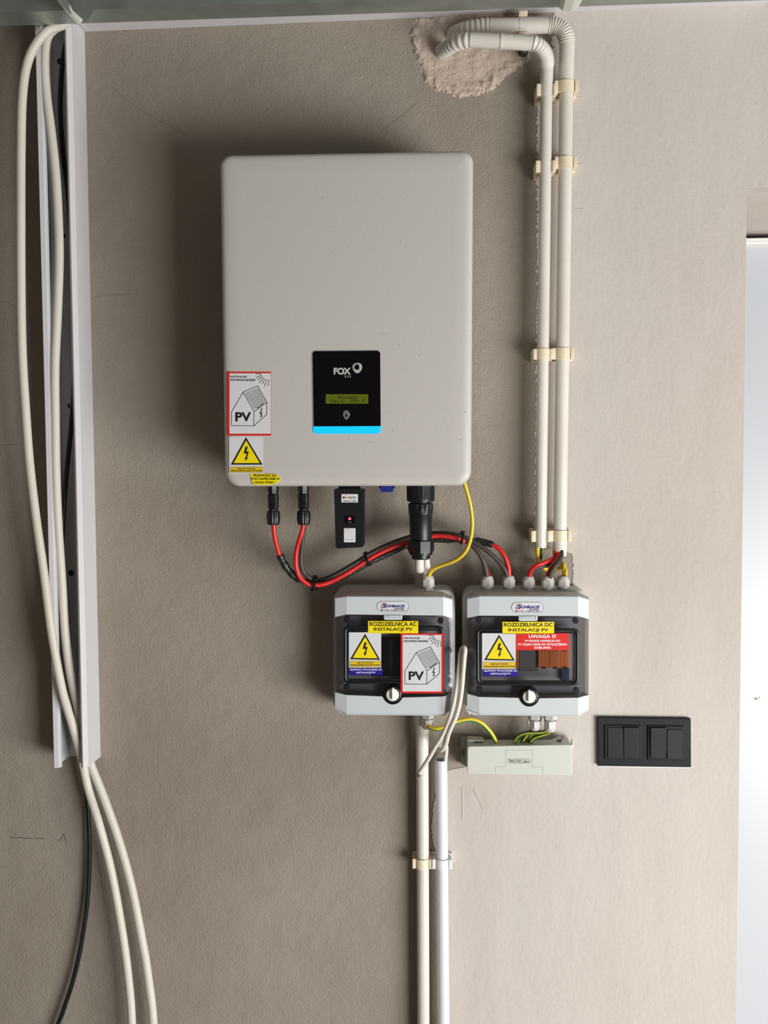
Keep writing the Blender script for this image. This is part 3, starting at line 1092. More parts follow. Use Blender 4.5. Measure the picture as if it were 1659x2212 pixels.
for x, y in ((697, 428), (828, 428), (872, 430), (712, 490), (865, 522), (588, 738), (718, 545), (862, 745), (826, 720), (835, 722), (848, 930), (753, 949), (800, 955), (834, 890), (906, 768), (1006, 890), (994, 950)):
    bm.faces.new([bm.verts.new(W(a_, b_, F0 + 0.0002)) for a_, b_ in circle(x, y, 0.8, 0.8, 8)])
sp = from_bm('dirt_specks', bm, M['pencil'], inv)
sp['kind'] = 'stuff'


def house(parent, X, Y, d, k):
    """printed house with solar panels; X, Y turn the artwork's own grid into pixels"""
    T = lambda pts: [(X(a), Y(b)) for a, b in pts]
    lines('house_drawing', [T(p) for p in ([(958, 1190), (1085, 985), (1205, 1187), (1201, 1338), (957, 1335), (958, 1190)],
                                          [(1085, 985), (1245, 918), (1345, 1092), (1205, 1187)], [(1345, 1092), (1345, 1218), (1201, 1338)],
                                          [(1238, 1143), (1243, 1152), (1306, 1105), (1303, 1097)],
                                          [(1275 + 105 * (1 - math.cos(t)) , 782 + 82 * math.sin(t)) for t in [i * math.pi / 20 for i in range(11)]],
                                          [(1222, 795), (1262, 790)], [(1225, 833), (1275, 812)], [(1247, 855), (1285, 830)], [(1258, 890), (1298, 848)], [(1296, 895), (1315, 862)], [(1322, 922), (1336, 870)],
                                          [(1360, 915), (1362, 878)])], 1.05 * k, d, M['ink'], parent)
    g = []
    for A, B, C_, D_ in (((1110, 1000), (1248, 943), (1287, 1012), (1152, 1070)), ((1158, 1080), (1292, 1020), (1330, 1085), (1205, 1157))):
        A, B, C_, D_ = map(Vector, (A, B, C_, D_))
        for i in range(9):
            g.append(T([tuple(A.lerp(B, i / 8)), tuple(D_.lerp(C_, i / 8))]))
        for i in range(5):
            g.append(T([tuple(A.lerp(D_, i / 4)), tuple(B.lerp(C_, i / 4))]))
    lines('solar_grid', g, 0.75 * k, d, M['ink_grey'], parent)
    flat('bolt_symbol', [T([(1288, 1150), (1296, 1152), (1278, 1203), (1295, 1198), (1287, 1232), (1293, 1232), (1278, 1252), (1270, 1236), (1277, 1234), (1284, 1208), (1264, 1214)])], d, M['ink'], parent)
    text('lettering', [('INSTALACJA', X(946), Y(813), X(1130), Y(836)), ('FOTOWOLTAICZNA', X(946), Y(846), X(1220), Y(868))], d, M['ink'], parent, 0.03)
    text('large_lettering', [('PV', X(1000), Y(1195), X(1172), Y(1292))], d, M['ink'], parent, 0.03)


def pv_sticker(parent, q, d, label, border, th=0.0004):
    x0, y0, x1, y1 = q
    X = lambda a: x0 + (a - 910) / 480 * (x1 - x0)
    Y = lambda b: y0 + (b - 770) / 670 * (y1 - y0)
    off = (lambda e: (lambda x, y: d(x, y) + e)) if callable(d) else (lambda e: d + e)
    s = sheet('pv_sticker', x0, y0, x1, y1, off(0.0006), M['label_red'], parent, 2, 2, th, label)
    bl, bt, br, bb = border
    sheet('white_field', x0 + bl, y0 + bt, x1 - br, y1 - bb, off(0.0009), M['paper'], s, 2, 2, 0.0002)
    house(s, X, Y, off(0.0012), 1.0)
    return s


def warn_sticker(parent, q, strip, tri, bolt, rows, d, label, th=0.0004):
    x0, y0, x1, y1 = q
    off = (lambda e: (lambda x, y: d(x, y) + e)) if callable(d) else (lambda e: d + e)
    s = sheet('warning_sticker', x0, y0, x1, y1, off(0.0006), M['paper'], parent, 2, 2, th, label)
    flat('triangle_border', [tri], off(0.0009), M['ink'], s)
    cx = sum(p[0] for p in tri) / 3
    cy = sum(p[1] for p in tri) / 3
    flat('triangle_field', [[(cx + (x - cx) * 0.83, cy + (y - cy) * 0.83) for x, y in tri]], off(0.0012), M['label_yellow'], s)
    bx, by, bw, bh = bolt
    B = [(505, 870), (530, 870), (513, 922), (541, 920), (521, 984), (531, 984), (508, 1021), (497, 982), (508, 984), (519, 941), (486, 944)]
    flat('bolt_symbol', [[(bx + (a - 486) / 55 * bw, by + (b - 870) / 151 * bh) for a, b in B]], off(0.0015), M['ink'], s)
    sheet('text_strip_border', strip[0] - .7, strip[1] - .7, strip[2] + .7, strip[3] + .7, off(0.0008), M['ink_grey'], s, 6, 1, 0.0001)
    sheet('text_strip', *strip, off(0.0010), M['label_gold'], s, 6, 1, 0.0001)
    text('lettering', rows, off(0.0013), M['ink'], s, 0.015)
    return s


pv_sticker(inv, (490.8, 803, 585.5, 941), 0.1613, 'white house picture sticker with red border', (5.0, 3.4, 0.7, 4.2), 0.0018)
warn_sticker(inv, (495, 943, 568, 1022.5), (498, 1009, 567.3, 1020), [(531.5, 944.5), (567.3, 1003.8), (498.8, 1003.8)], (526.7, 964.8, 11, 31),
             [('NIE DOTYKAĆ!!!', 513.5, 1010, 552, 1013.8), ('URZĄDZENIE ELEKTRYCZNE', 499, 1015.3, 566.5, 1019.6)], 0.1613, 'white sticker with yellow lightning triangle', 0.0016)
gold = prism('peeling_sticker', [(540, 1022.5), (596, 1024), (604, 1030), (606, 1036), (602, 1041), (594, 1045), (576, 1048), (548, 1047), (543, 1037)], 0.158, 0.1622, M['label_yellow'], inv,
             label='small yellow sticker peeling at the lower edge')
text('lettering', [('PRZEWODY DC', 547, 1024.3, 598, 1029.8, .6), ('POD NAPIĘCIEM W', 543, 1031.6, 604.5, 1037.8, .4), ('CIĄGU DNIA !', 549, 1039.5, 594, 1045.6)], 0.1625, M['ink'], gold, 0.02)
# underside sockets
bc = prism('blue_cap', rounded([(822, 1044), (848.5, 1044), (849, 1063), (821.5, 1063)], [0, 0, 2, 2]), 0.085, 0.105, M['blue_cap'], inv, 0.001)
prism('cap_clip', [rect(818.5, 1045, 821, 1055), rect(849.5, 1045, 852, 1055)], 0.088, 0.103, M['black'], inv)

# ------------------------------------------------------------------ DC plugs
def dc_plug(x, y0, y1, d, label):
    p0, p1 = W(x, y0 - 14, d), W(x + .6, y1, d)
    t = thing('cable_plug', label, 'connector', p1, 'black DC plugs')
    Ln = y1 - y0 + 14
    f = lambda y: (y - y0 + 14) / Ln
    lathe('plug_body', p0, W(x + .4, y0 + 54, d), [(0, mm(12.5, d)), (0.34, mm(12.5, d)), (0.37, mm(11.3, d)), (0.46, mm(11.3, d)), (0.48, mm(12.4, d)), (0.9, mm(12.0, d)), (0.92, mm(10.2, d)), (1, mm(10.2, d))],
          M['black'], t, 8, None, None, 30)
    lathe('coupling_nut', W(x + .4, y0 + 53, d), p1, [(0, mm(12, d)), (0.03, mm(13.4, d)), (0.12, mm(13.8, d), 1), (0.55, mm(14.4, d), 1), (0.92, mm(13.0, d), 1), (1, mm(11, d))], M['black'], t, 48,
          lambda a: 1 + 0.05 * (1 if math.cos(12 * a) > 0 else -0.6), None, 30)
    q = W(x + 3, y0 + 22, d)
    rr = mm(11.5, d)
    box('latch', q.x - .0045, q.x + .0035, -d - rr - .0012, -d - rr * .8, q.z - .008, q.z + .004, M['black_matt'], t, 0.0006)
    q = W(x + 4, y0 + 42, d)
    box('latch_tab', q.x - .003, q.x + .003, -d - rr - .0008, -d - rr * .8, q.z - .006, q.z + .006, M['black_matt'], t, 0.0008)
    return t


dc_plug(590, 1050, 1133.5, 0.105, 'left black DC plug under the inverter')
dc_plug(655.5, 1050, 1133.5, 0.105, 'right black DC plug under the inverter')

# ------------------------------------------------------------------ wifi stick
wf = thing('data_logger', 'flat black data logger stick with two white stickers under the inverter', 'data logger', W(755, 1120, 0.1))
DW = 0.125
prism('body', rounded([(721.5, 1056.5), (785.5, 1056.5), (785, 1182), (725, 1185)], [2, 2, 4, 5]), 0.095, DW, M['black_matt'], wf, 0.0012)
prism('neck', rect(731, 1044, 777, 1058), 0.1, 0.118, M['black'], wf)
s = prism('sticker', rounded(rect(737.5, 1067.3, 773.3, 1085.5), 1.5, 3), DW - 0.0002, DW + 0.0003, M['paper'], wf, label='white approval sticker')
flat('logo_dot', [circle(742.8, 1074.8, 2.3, 2.3, 14)], DW + 0.0006, M['ink'], s)
cr2 = [(745, 1069.6), (749, 1069.6), (751, 1073), (750.4, 1077), (745, 1077), (747.5, 1075), (748, 1072)]
flat('logo_crescent', [cr2], DW + 0.0006, M['amber'], s)
text('lettering', [('ANATEL', 751.5, 1072.5, 769, 1077.2)], DW + 0.0006, M['teal'], s, 0.01, 0, 0.25)
text('number', [('14089-20-12282', 741, 1081, 769.5, 1084.2)], DW + 0.0006, M['ink'], s, 0.0)
b_ = prism('reset_button', rounded(rect(743, 1092.5, 766.5, 1103), 4, 5), DW - 0.0003, DW + 0.0004, M['black'], wf, 0.0002)
text('lettering', [('RESET', 747, 1095.5, 762, 1100)], DW + 0.0007, M['switch_frame'], b_, 0.0)
b_ = prism('status_window', rounded(rect(744, 1114, 766.5, 1131), 2, 4), DW - 0.0003, DW + 0.0003, M['gloss_black'], wf)
flat('status_lamp', [circle(755.5, 1120.5, 3.0, 3.0, 16)], DW + 0.0006, M['led'], b_)
text('lettering', [('Status', 751.5, 1126, 760, 1129)], DW + 0.0006, M['ink_grey'], b_, 0.0)
s = prism('sticker', rounded(rect(743, 1141, 768, 1171.5), 1.2, 3), DW - 0.0002, DW + 0.0003, M['paper'], wf, label='white serial number sticker')
text('lettering', [('S/N:', 747.3, 1143, 753.3, 1145.6)], DW + 0.0006, M['ink_grey'], s, 0.0)
text('small_print', [('60B', 748, 1164.6, 752, 1166.4), ('2021', 757, 1164.6, 763, 1166.4)], DW + 0.0006, M['ink_grey'], s, 0.0)

# ------------------------------------------------------------------ AC plug
DA = 0.098
ac = thing('power_connector', 'big ribbed black AC connector under the right end of the inverter', 'connector', W(909, 1130, DA))
AX = lambda y: W(908.5 + (y - 1050) * .004, y, DA)
seg = lambda n, y0, y1, prof, **k: lathe(n, AX(y0), AX(y1), prof, M['black'], ac, k.get('seg', 64), k.get('knurl'), None, 30)
kn = lambda n, amp: (lambda a: 1 + amp * (1 if math.cos(n * a) > -0.2 else -1))
seg('collar', 1040, 1083, [(0, mm(28.6, DA)), (0.2, mm(29.6, DA), 1), (0.85, mm(29.4, DA), 1), (0.9, mm(30, DA)), (1, mm(28.6, DA))], knurl=kn(22, 0.022))
seg('neck', 1082, 1090, [(0, mm(22.5, DA)), (1, mm(22.5, DA))])
seg('grip_ring', 1086.5, 1111, [(0, mm(25, DA)), (0.08, mm(26.4, DA), 1), (0.6, mm(26.2, DA), 1), (0.72, mm(26.4, DA)), (0.98, mm(26.4, DA)), (1, mm(24, DA))], knurl=kn(13, 0.03))
seg('body', 1110, 1167, [(0, mm(24.2, DA)), (0.03, mm(24.8, DA)), (0.97, mm(23.6, DA)), (1, mm(23, DA))], seg=40)
seg('nut', 1166, 1193, [(0, mm(26, DA)), (0.06, mm(29, DA)), (0.86, mm(29, DA)), (0.87, mm(27, DA)), (1, mm(26.5, DA))], seg=8)
seg('step_ring', 1191, 1199, [(0, mm(25.5, DA)), (0.9, mm(24.5, DA)), (1, mm(21, DA))], seg=40)
seg('end_ring', 1198, 1207.5, [(0, mm(20.5, DA)), (0.8, mm(20, DA)), (1, mm(18.5, DA))], seg=40)
cable('connector_cable', 'fat white cable bend hanging out of the black AC connector, front one',
      [(906, 1200, DA), (906, 1214, DA), (906.2, 1226, DA - .003), (907, 1229, DA - .014), (908, 1228, DA - .04), (909, 1228, DA - .06), (909.5, 1236, DA - .068), (909.5, 1252, DA - .07)], mm(10.2, DA), M['pvc_cream'], 'white cords below the AC connector')
cable('connector_cable', 'slimmer white cable behind the front one below the AC connector',
      [(921, 1200, DA - .012), (921.5, 1214, DA - .012), (922.5, 1221, DA - .016), (923, 1223, DA - .028), (922, 1224, DA - .05), (919, 1228, DA - .064), (914, 1238, DA - .070), (912, 1252, DA - .07)], mm(7.2, DA), M['pvc_cream'], 'white cords below the AC connector')

# ------------------------------------------------------------------ DC leads
RB = mm(5.0, .07)
GR = 'DC leads between inverter and right box'
lead = thing('cable_lead', 'red lead from the left DC plug, soon wrapped in black tape', 'cable', W(600, 1180, .1), GR)
tube('red_sheath', [(590.5, 1128, .105), (591.5, 1145, .104), (595, 1168, .1), (601, 1190, .094), (606, 1204, .09)], RB, M['red'], lead)
tube('tape_sleeve', [(604.5, 1199, .091), (611, 1213, .088), (622, 1230, .084), (634, 1243, .08), (647, 1252, .077)], lambda t: mm(8.3 + .8 * math.sin(t * 21), .085), M['tape'], lead)
tube('black_sheath', [(643, 1249, .078), (660, 1257, .073), (684, 1259, .068), (712, 1256, .064), (740, 1245.5, .06), (770, 1230, .057), (800, 1214, .055), (830, 1200, .052), (860, 1186, .05), (890, 1174, .047), (920, 1167, .045), (948, 1165.5, .045), (975, 1167, .045)],
     mm(6.6, .06), M['tape'], lead)
tube('black_sheath', [(972, 1166.5, .046), (1000, 1166, .047), (1024, 1168, .048), (1040, 1170.5, .05)], mm(5.4, .05), M['cable_black'], lead)
tube('tape_sleeve', [(1026, 1167, .05), (1040, 1170, .051), (1056, 1174, .053), (1064, 1177, .053)], mm(7.4, .05), M['tape'], lead)
tube('red_sheath', [(1060, 1175.5, .053), (1072, 1180.5, .054), (1084, 1192, .055), (1093, 1208, .055), (1098.5, 1226, .054), (1100, 1245, .052)], mm(4.9, .05), M['red'], lead)
cable('cable_lead', 'red lead looping down from the right DC plug along the bundle',
      [(655.5, 1128, .105), (654, 1142, .105), (648, 1162, .103), (641.5, 1184, .099), (639, 1206, .096), (640.5, 1228, .093), (648, 1247, .09), (661, 1259, .087), (676, 1264, .084), (696, 1262.5, .081), (716, 1256, .078), (742, 1242.5, .076),
       (770, 1225.5, .073), (800, 1206, .071), (830, 1190.5, .068), (858, 1178.5, .065), (884, 1169.5, .062), (910, 1163, .06), (938, 1158, .058), (962, 1158.5, .058), (984, 1162.5, .057), (1004, 1169, .052), (1024, 1180, .044), (1040, 1203, .044), (1050, 1228, .046), (1055, 1246, .05)],
      RB, M['red'], GR, per=6)
cable('cable_lead', 'faded black lead behind the red loop, top of the bundle',
      [(657, 1128, .092), (656, 1145, .09), (653.5, 1170, .086), (650.5, 1198, .082), (651, 1220, .079), (658, 1239, .075), (673, 1251, .07), (692, 1253.5, .066), (716, 1245, .062), (742, 1231.5, .059), (770, 1215, .056), (800, 1195.5, .053), (830, 1180.5, .05),
       (860, 1168, .047), (890, 1158.5, .045), (920, 1153.5, .045), (948, 1151.5, .046), (972, 1153, .047), (994, 1157.5, .05), (1014, 1165.5, .053), (1036, 1178.5, .055), (1058, 1194.5, .056), (1078, 1214, .055), (1091, 1231, .054), (1097, 1247, .052)],
      mm(4.9, .06), M['cable_grey'], GR, per=6)
cable('cable_lead', 'faded black lead entering the leftmost gland of the right box',
      [(740, 1238, .05), (770, 1222, .047), (800, 1203, .044), (830, 1188, .041), (860, 1176, .038), (890, 1166, .036), (920, 1160, .036), (950, 1157.5, .038), (975, 1158.5, .042), (996, 1163, .048), (1014, 1173, .055), (1030, 1189, .058), (1042, 1208, .058), (1049, 1228, .055), (1052, 1247, .052)],
      mm(5.0, .06), M['cable_grey'], GR, per=6)


def tie(x0, y0, x1, y1, d, w, head, label):
    """cable tie: a flat band loop round the bundle in the plane across it"""
    t = thing('cable_tie', label, 'cable tie', W((x0 + x1) / 2, (y0 + y1) / 2, d), 'black cable ties on the leads')
    a, b = W(x0, y0, d), W(x1, y1, d)
    c = (a + b) / 2
    u = (b - a) / 2
    v = Vector((0, -1, 0)) * 0.0175
    ax = u.cross(v).normalized()
    bm = bmesh.new()
    rings = []
    for k in range(28):
        g = 2 * math.pi * k / 28
        p = c + u * math.cos(g) * 1.0 + v * math.sin(g)
        o_ = (u.normalized() * math.cos(g) + v.normalized() * math.sin(g)) * 0.0012
        rings.append([bm.verts.new(p + ax * w / 2), bm.verts.new(p + ax * w / 2 + o_), bm.verts.new(p - ax * w / 2 + o_), bm.verts.new(p - ax * w / 2)])
    for k in range(28):
        r0, r1 = rings[k], rings[(k + 1) % 28]
        for i in range(4):
            bm.faces.new((r0[i], r0[(i + 1) % 4], r1[(i + 1) % 4], r1[i]))
    from_bm('strap', bm, M['black'], t, True, None, 40)
    h = W(head[0], head[1], d + .006)
    box('lock_head', h.x - .0035, h.x + .0035, h.y - .003, h.y + .003, h.z - .003, h.z + .003, M['black'], t, 0.0006)


tie(679, 1244, 683.5, 1273.5, .074, .0042, (676.5, 1273), 'black cable tie at the lowest bend of the leads')
tie(788, 1193, 800.5, 1220.5, .06, .0042, (797, 1218), 'black cable tie halfway up the leads')
tie(1001, 1148, 995, 1174, .05, .0042, (999, 1152), 'black cable tie right of the AC connector')


def stripe_fn(share, twist, phase=0.0, seg=14):
    def f(i, k):
        a = (k / seg + twist * i + phase) % 1.0
        return 1 if a < share else 0
    return f


def earth(label, ctrl, wpx, share=.34, twist=0.0, phase=0.0, per=8, mats=None, group='green and yellow earth wires'):
    return tag(tube('earth_wire', ctrl, mm(wpx / 2, ctrl[len(ctrl) // 2][2]), mats or [M['yellow'], M['green']], None, 14, per, stripe_fn(share, twist, phase)), label, 'wire', group)


earth('thin earth wire dropping from the inverter corner to the left box',
      [(1003, 1040, .11), (1008, 1058, .108), (1014, 1080, .105), (1019, 1108, .1), (1020.5, 1135, .096), (1017, 1163, .092), (1009, 1186, .088), (996, 1202, .083), (978, 1213, .077), (958, 1220, .07), (943, 1226, .064), (932, 1234, .058), (926, 1246, .055)],
      8.6, 0.24, 0.0, 0.42)

# ------------------------------------------------------------------ distribution boxes
def make_gland(parent, x, y, d, s=1.0, up=True, label=None):
    p = W(x, y, d)
    g = glands.get('proto')
    if g is None:
        bm = bmesh.new()
        for z0, z1, r0, r1, n in ((-0.004, 0.0035, .0112, .0112, 6), (0.0035, 0.0055, .0078, .0078, 20), (0.0055, 0.0068, .0103, .0103, 20)):
            a = [bm.verts.new((r0 * math.cos(2 * math.pi * k / n + .26), r0 * math.sin(2 * math.pi * k / n + .26), z0)) for k in range(n)]
            b = [bm.verts.new((r1 * math.cos(2 * math.pi * k / n + .26), r1 * math.sin(2 * math.pi * k / n + .26), z1)) for k in range(n)]
            for k in range(n):
                bm.faces.new((a[k], a[(k + 1) % n], b[(k + 1) % n], b[k]))
            bm.faces.new(a[::-1])
            bm.faces.new(b)
        g = from_bm('cable_gland', bm, M['gland'], parent, True)
        n = 24
        bm = bmesh.new()
        rings = []
        for z, r, hexy in ((0.0068, .0098, 1), (0.0172, .0098, 1), (0.0176, .0093, 0), (0.020, .0090, 0), (0.0222, .0080, 0), (0.0236, .0064, 0), (0.0238, .0046, 0), (0.021, .0044, 0)):
            ring = []
            for k in range(n):
                a = 2 * math.pi * k / n
                m6 = ((a + .26) % (math.pi / 3)) - math.pi / 6
                rr = r * (math.cos(math.pi / 6) / math.cos(m6)) * 1.06 if hexy else r
                ring.append(bm.verts.new((rr * math.cos(a), rr * math.sin(a), z)))
            rings.append(ring)
        for a, b in zip(rings, rings[1:]):
            for k in range(n):
                bm.faces.new((a[k], a[(k + 1) % n], b[(k + 1) % n], b[k]))
        bm.faces.new(rings[-1])
        bm.faces.new(rings[0][::-1])
        dn = from_bm('dome_nut', bm, M['gland'], None, True, None, 25)
        dn.parent = g
        glands['proto'] = g
        glands['dome'] = dn
    else:
        g = g.copy()
        COL.objects.link(g)
        dn = glands['dome'].copy()
        COL.objects.link(dn)
        dn.parent = g
        g.parent = parent
    g.matrix_parent_inverse = parent_world(parent).inverted()
    g.location = p
    g.scale = (s, s, s)
    g.rotation_euler = (0 if up else math.pi, 0, 0)
    if label:
        g['label'] = label
    return g


glands = {}


def relief(name, rows, d_back, m, parent, smooth=False):
    """rows of (px, py, depth) points: a facetted front closed at the back"""
    g = [[W(*p) for p in r] for r in rows]
    bm = bmesh.new()
    h = [[Vector((p.x, -(d_back if not callable(d_back) else d_back(-p.y)), p.z)) for p in r] for r in g]
    close_grid(bm, g, h)
    return from_bm(name, bm, m, parent, smooth)


def interp(pts, x):
    for (xa, ya), (xb, yb) in zip(pts, pts[1:]):
        if x <= xb:
            return ya + (yb - ya) * (x - xa) / (xb - xa)
    return pts[-1][1]


def dist_box(cfg):
    g = cfg
    t = thing('distribution_box', g['label'], 'electrical box', W(g['cx'], g['cy'], 0), 'grey distribution boxes')
    DB, DF, DS = 0.052, 0.090, 0.0855
    x0, x1 = g['x0'], g['x1']
    k0, k1 = g['kink']
    bx0, by0, bx1, by1 = g['base']
    prism('base', rounded(rect(bx0, by0, bx1, by1), 24, 8), 0.0003, DB, M['box_base'], t, 0.003)
    prism('base_rim', rounded(rect(bx0 + 2, by0 + 2.5, bx1 - 2, by1 - 3), 24, 8), DB - 0.001, DB + 0.006, M['box_base'], t, 0.0015)
    prism('hinge_pin', [rounded(circle(*c, 2.6, 3.4, 12), 0) for c in g['loops']], 0.040, 0.046, M['box_base'], t)

    def dx(x):
        if x < k0:
            return DS + (DF - DS) * (x - x0) / (k0 - x0)
        if x > k1:
            return DF + (DS - DF) * (x - k1) / (x1 - k1)
        return DF
    xs = [x0 + .01, k0] + [k0 + (k1 - k0) * i / 8 for i in range(1, 8)] + [k1, x1 - .01]
    # upper lid band: dusty sloping top, then flat front
    ty = g['top']        # (outer top edge y list, front top edge list, lower edge list)
    rows = [[(x, interp(ty[0], x), DB + 0.008) for x in xs],
            [(x, interp(ty[1], x) - 2, dx(x) - 0.002) for x in xs]]
    relief('lid_top_slope', rows, DB + 0.001, g['dust'], t)
    rows = [[(x, interp(ty[1], x) - 2.4, dx(x) - 0.0018) for x in xs], [(x, interp(ty[1], x), dx(x)) for x in xs], [(x, interp(ty[2], x), dx(x)) for x in xs]]
    lid = relief('lid_upper_band', rows, DB + 0.001, M['box_grey'], t)
    # lower lid band with the notch for the knob
    kx, ky, kr = g['knob']
    lo = g['low']
    xs2 = [x0 + .01, k0]
    nx = math.sqrt(max(kr ** 2 - (interp(lo[0], kx) - ky) ** 2, 1)) + 2.5
    xs2 += [k0 + (kx - nx - 4 - k0) * i / 3 for i in range(1, 4)] + [kx - nx - 2]
    xs2 += [kx + nx * (i / 14.0) for i in range(-14, 15)] + [kx + nx + 2]
    xs2 += [kx + nx + 4 + (k1 - kx - nx - 4) * i / 3 for i in range(0, 3)] + [k1, x1 - .01]

    def up(x):
        y = interp(lo[0], x)
        q = (kr + 2.2) ** 2 - (x - kx) ** 2
        return max(y, ky + math.sqrt(q)) if q > 0 else y
    rows = [[(x, up(x), dx(x)) for x in xs2],
            [(x, (up(x) + interp(lo[1], x)) / 2, dx(x)) for x in xs2],
            [(x, interp(lo[1], x) - 4, dx(x)) for x in xs2],
            [(x, interp(lo[1], x), dx(x) - 0.006) for x in xs2]]
    relief('lid_lower_band', rows, DB + 0.001, M['box_grey'], t)
    # smoked door between the bands
    def dd(x):
        if x < k0:
            return DF - 0.0012 - 0.012 * (k0 - x) / (k0 - x0)
        if x > k1:
            return DF - 0.0012 - 0.012 * (x - k1) / (x1 - k1)
        return DF - 0.0012
    rows = [[(x, interp(ty[2], x) + 0.8, dd(x)) for x in xs2], [(x, (interp(ty[2], x) + up(x)) / 2, dd(x)) for x in xs2], [(x, up(x) - 0.8, dd(x)) for x in xs2]]
    G = [[W(*p) for p in r] for r in rows]
    bm = bmesh.new()
    close_grid(bm, G, [[Vector((p.x, p.y + 0.0025, p.z)) for p in r] for r in G])
    win = from_bm('smoked_door', bm, M['smoked'], t)
    # dark mask behind the door around the sight window, the window recess and what stands in it
    rx0, ry0, rx1, ry1 = g['ring']
    outer = rounded([(x0 + 3, g['mask'][0]), (x1 - 3, g['mask'][0] + 1), (x1 - 3, g['mask'][1] + 1), (x0 + 3, g['mask'][1])], 1, 6)
    inner = rounded(rect(rx0, ry0, rx1, ry1), 9, 6)
    bm = bmesh.new()
    a = [bm.verts.new(W(x, y, 0.070)) for x, y in outer]
    b = [bm.verts.new(W(x, y, 0.070)) for x, y in inner]
    c = [bm.verts.new((lambda w: (w.x, -DB - .002, w.z))(W(x, y, 0.070))) for x, y in inner]
    n = len(a)
    for i in range(n):
        j = (i + 1) % n
        bm.faces.new((a[i], a[j], b[j], b[i]))
        bm.faces.new((b[i], b[j], c[j], c[i]))
    from_bm('door_mask', bm, M['mask'], t)
    fr = []
    for o_, wdt in ((0, 0),):
        P = [W(x, y, DF - 0.0012) for x, y in rounded(rect(rx0 + 3, ry0 + 3, rx1 - 3, ry1 - 3), 9, 6)]
        bm = bmesh.new()
        add_tube(bm, P + [P[0], P[1]], 0.0024, 8, None, True, 0.5)
        from_bm('window_rib', bm, M['black'], t, True, None, 60)
        P = [W(x, y, DF - 0.0012) for x, y in rounded(rect(rx0 + 9, ry0 + 9, rx1 - 9, ry1 - 9), 6, 6)]
        bm = bmesh.new()
        add_tube(bm, P + [P[0], P[1]], 0.0013, 8, None, True, 0.5)
        from_bm('window_rib', bm, M['black_matt'], t, True, None, 60)
    prism('inner_panel', rect(rx0 - 4, ry0 - 4, rx1 + 4, ry1 + 4), DB - 0.004, DB + 0.004, g['panel'], t)
    for mod in g['modules']:
        q, mt, lab, dep = mod
        o_ = prism('breaker_module', rect(*q), DB + 0.002, dep, mt, t, 0.0006, lab)
        cx_ = (q[0] + q[2]) / 2
        if mt is M['orange']:
            prism('module_slot', [rect(cx_ - 4, q[1] + 6, cx_ - 2.6, q[1] + 20), rect(cx_ + 2.6, q[1] + 6, cx_ + 4, q[1] + 20), rect(cx_ - 5, q[3] - 3, cx_ + 5, q[3] + 1)], dep - .001, dep + .0006, M['inner_dark'], o_)
    for c in g['screws']:
        prism('screw_cap', circle(*c, 6.6, 6.6, 22), DF - 0.006, DF - 0.0006, M['black_matt'], t)
        prism('screw_slot', rect(c[0] - 1, c[1] - 4, c[0] + 1, c[1] + 4), DF - 0.002, DF - 0.0002, M['black'], t)
    # latch, badge, knob
    lx0, ly0, lx1, ly1 = g['latch']
    la = prism('latch', rounded([(lx0, ly0), (lx1, ly0), (lx1 - 1, ly1), (lx0 + 1, ly1)], [0, 0, 2, 2]), DF - 0.004, DF + 0.0016, M['box_grey'], t, 0.0008)
    w_ = lx1 - lx0
    prism('latch_rib', [rect(lx0 + w_ * .2, ly0 + 1.2, lx1 - w_ * .2, ly0 + 2.0), rect(lx0 + w_ * .2, ly0 + 5.2, lx1 - w_ * .2, ly0 + 6.0), rect(lx0 + w_ * .2, ly0 + 1.2, lx0 + w_ * .22, ly0 + 6),
                        rect(lx0 + 4, ly0 + 1, lx0 + 4.8, ly1 - 2), rect(lx1 - 4.8, ly0 + 1, lx1 - 4, ly1 - 2)], DF + 0.001, DF + 0.0022, M['gland'], la)
    bx, by, bw, bh = g['badge']
    bd = prism('brand_badge', rounded(rect(bx, by, bx + bw, by + bh), bh / 2 - .2, 10), DF - 0.001, DF + 0.0005, M['paper'], t)
    ring_flat('badge_rim', rounded(rect(bx - .6, by - .6, bx + bw + .6, by + bh + .6), bh / 2, 10), rounded(rect(bx + .4, by + .4, bx + bw - .4, by + bh - .4), bh / 2 - .6, 10), DF + 0.0008, M['rim_grey'], bd)
    BX = lambda a: bx + (a - 648) / 352 * bw
    BY = lambda b: by + (b - 412) / 113 * bh
    text('brand_lettering', [('S', BX(700), BY(436), BX(750), BY(480)), ('CHRACK', BX(748), BY(449), BX(960), BY(478))], DF + 0.0009, M['navy'], bd, 0.04, 0, 0.25)
    text('brand_subtitle', [('TECHNIK', BX(838), BY(483), BX(948), BY(496))], DF + 0.0009, M['navy'], bd, 0.03, 0, 0.2)
    lines('brand_stroke', [[(BX(745), BY(428)), (BX(704), BY(430)), (BX(684), BY(484)), (BX(742), BY(484))]], 0.9, DF + 0.0008, M['label_red'], bd)
    lines('protection_mark', [[(BX(688), BY(499)), (BX(706), BY(499)), (BX(706), BY(517)), (BX(688), BY(517)), (BX(688), BY(499))], [(BX(693), BY(504)), (BX(701), BY(504)), (BX(701), BY(512)), (BX(693), BY(512)), (BX(693), BY(504))]],
          0.5, DF + 0.0009, M['ink'], bd)
    text('rating_print', [('C E', BX(712), BY(501), BX(738), BY(515)), ('IP65', BX(748), BY(501), BX(782), BY(515)), ('AC400V/DC1000V', BX(796), BY(502), BX(958), BY(516))], DF + 0.0009, M['ink'], bd, 0.01)
    kp = W(kx, ky, DF)
    outv = Vector((0, -1, 0))
    s_ = mm(1, DF)
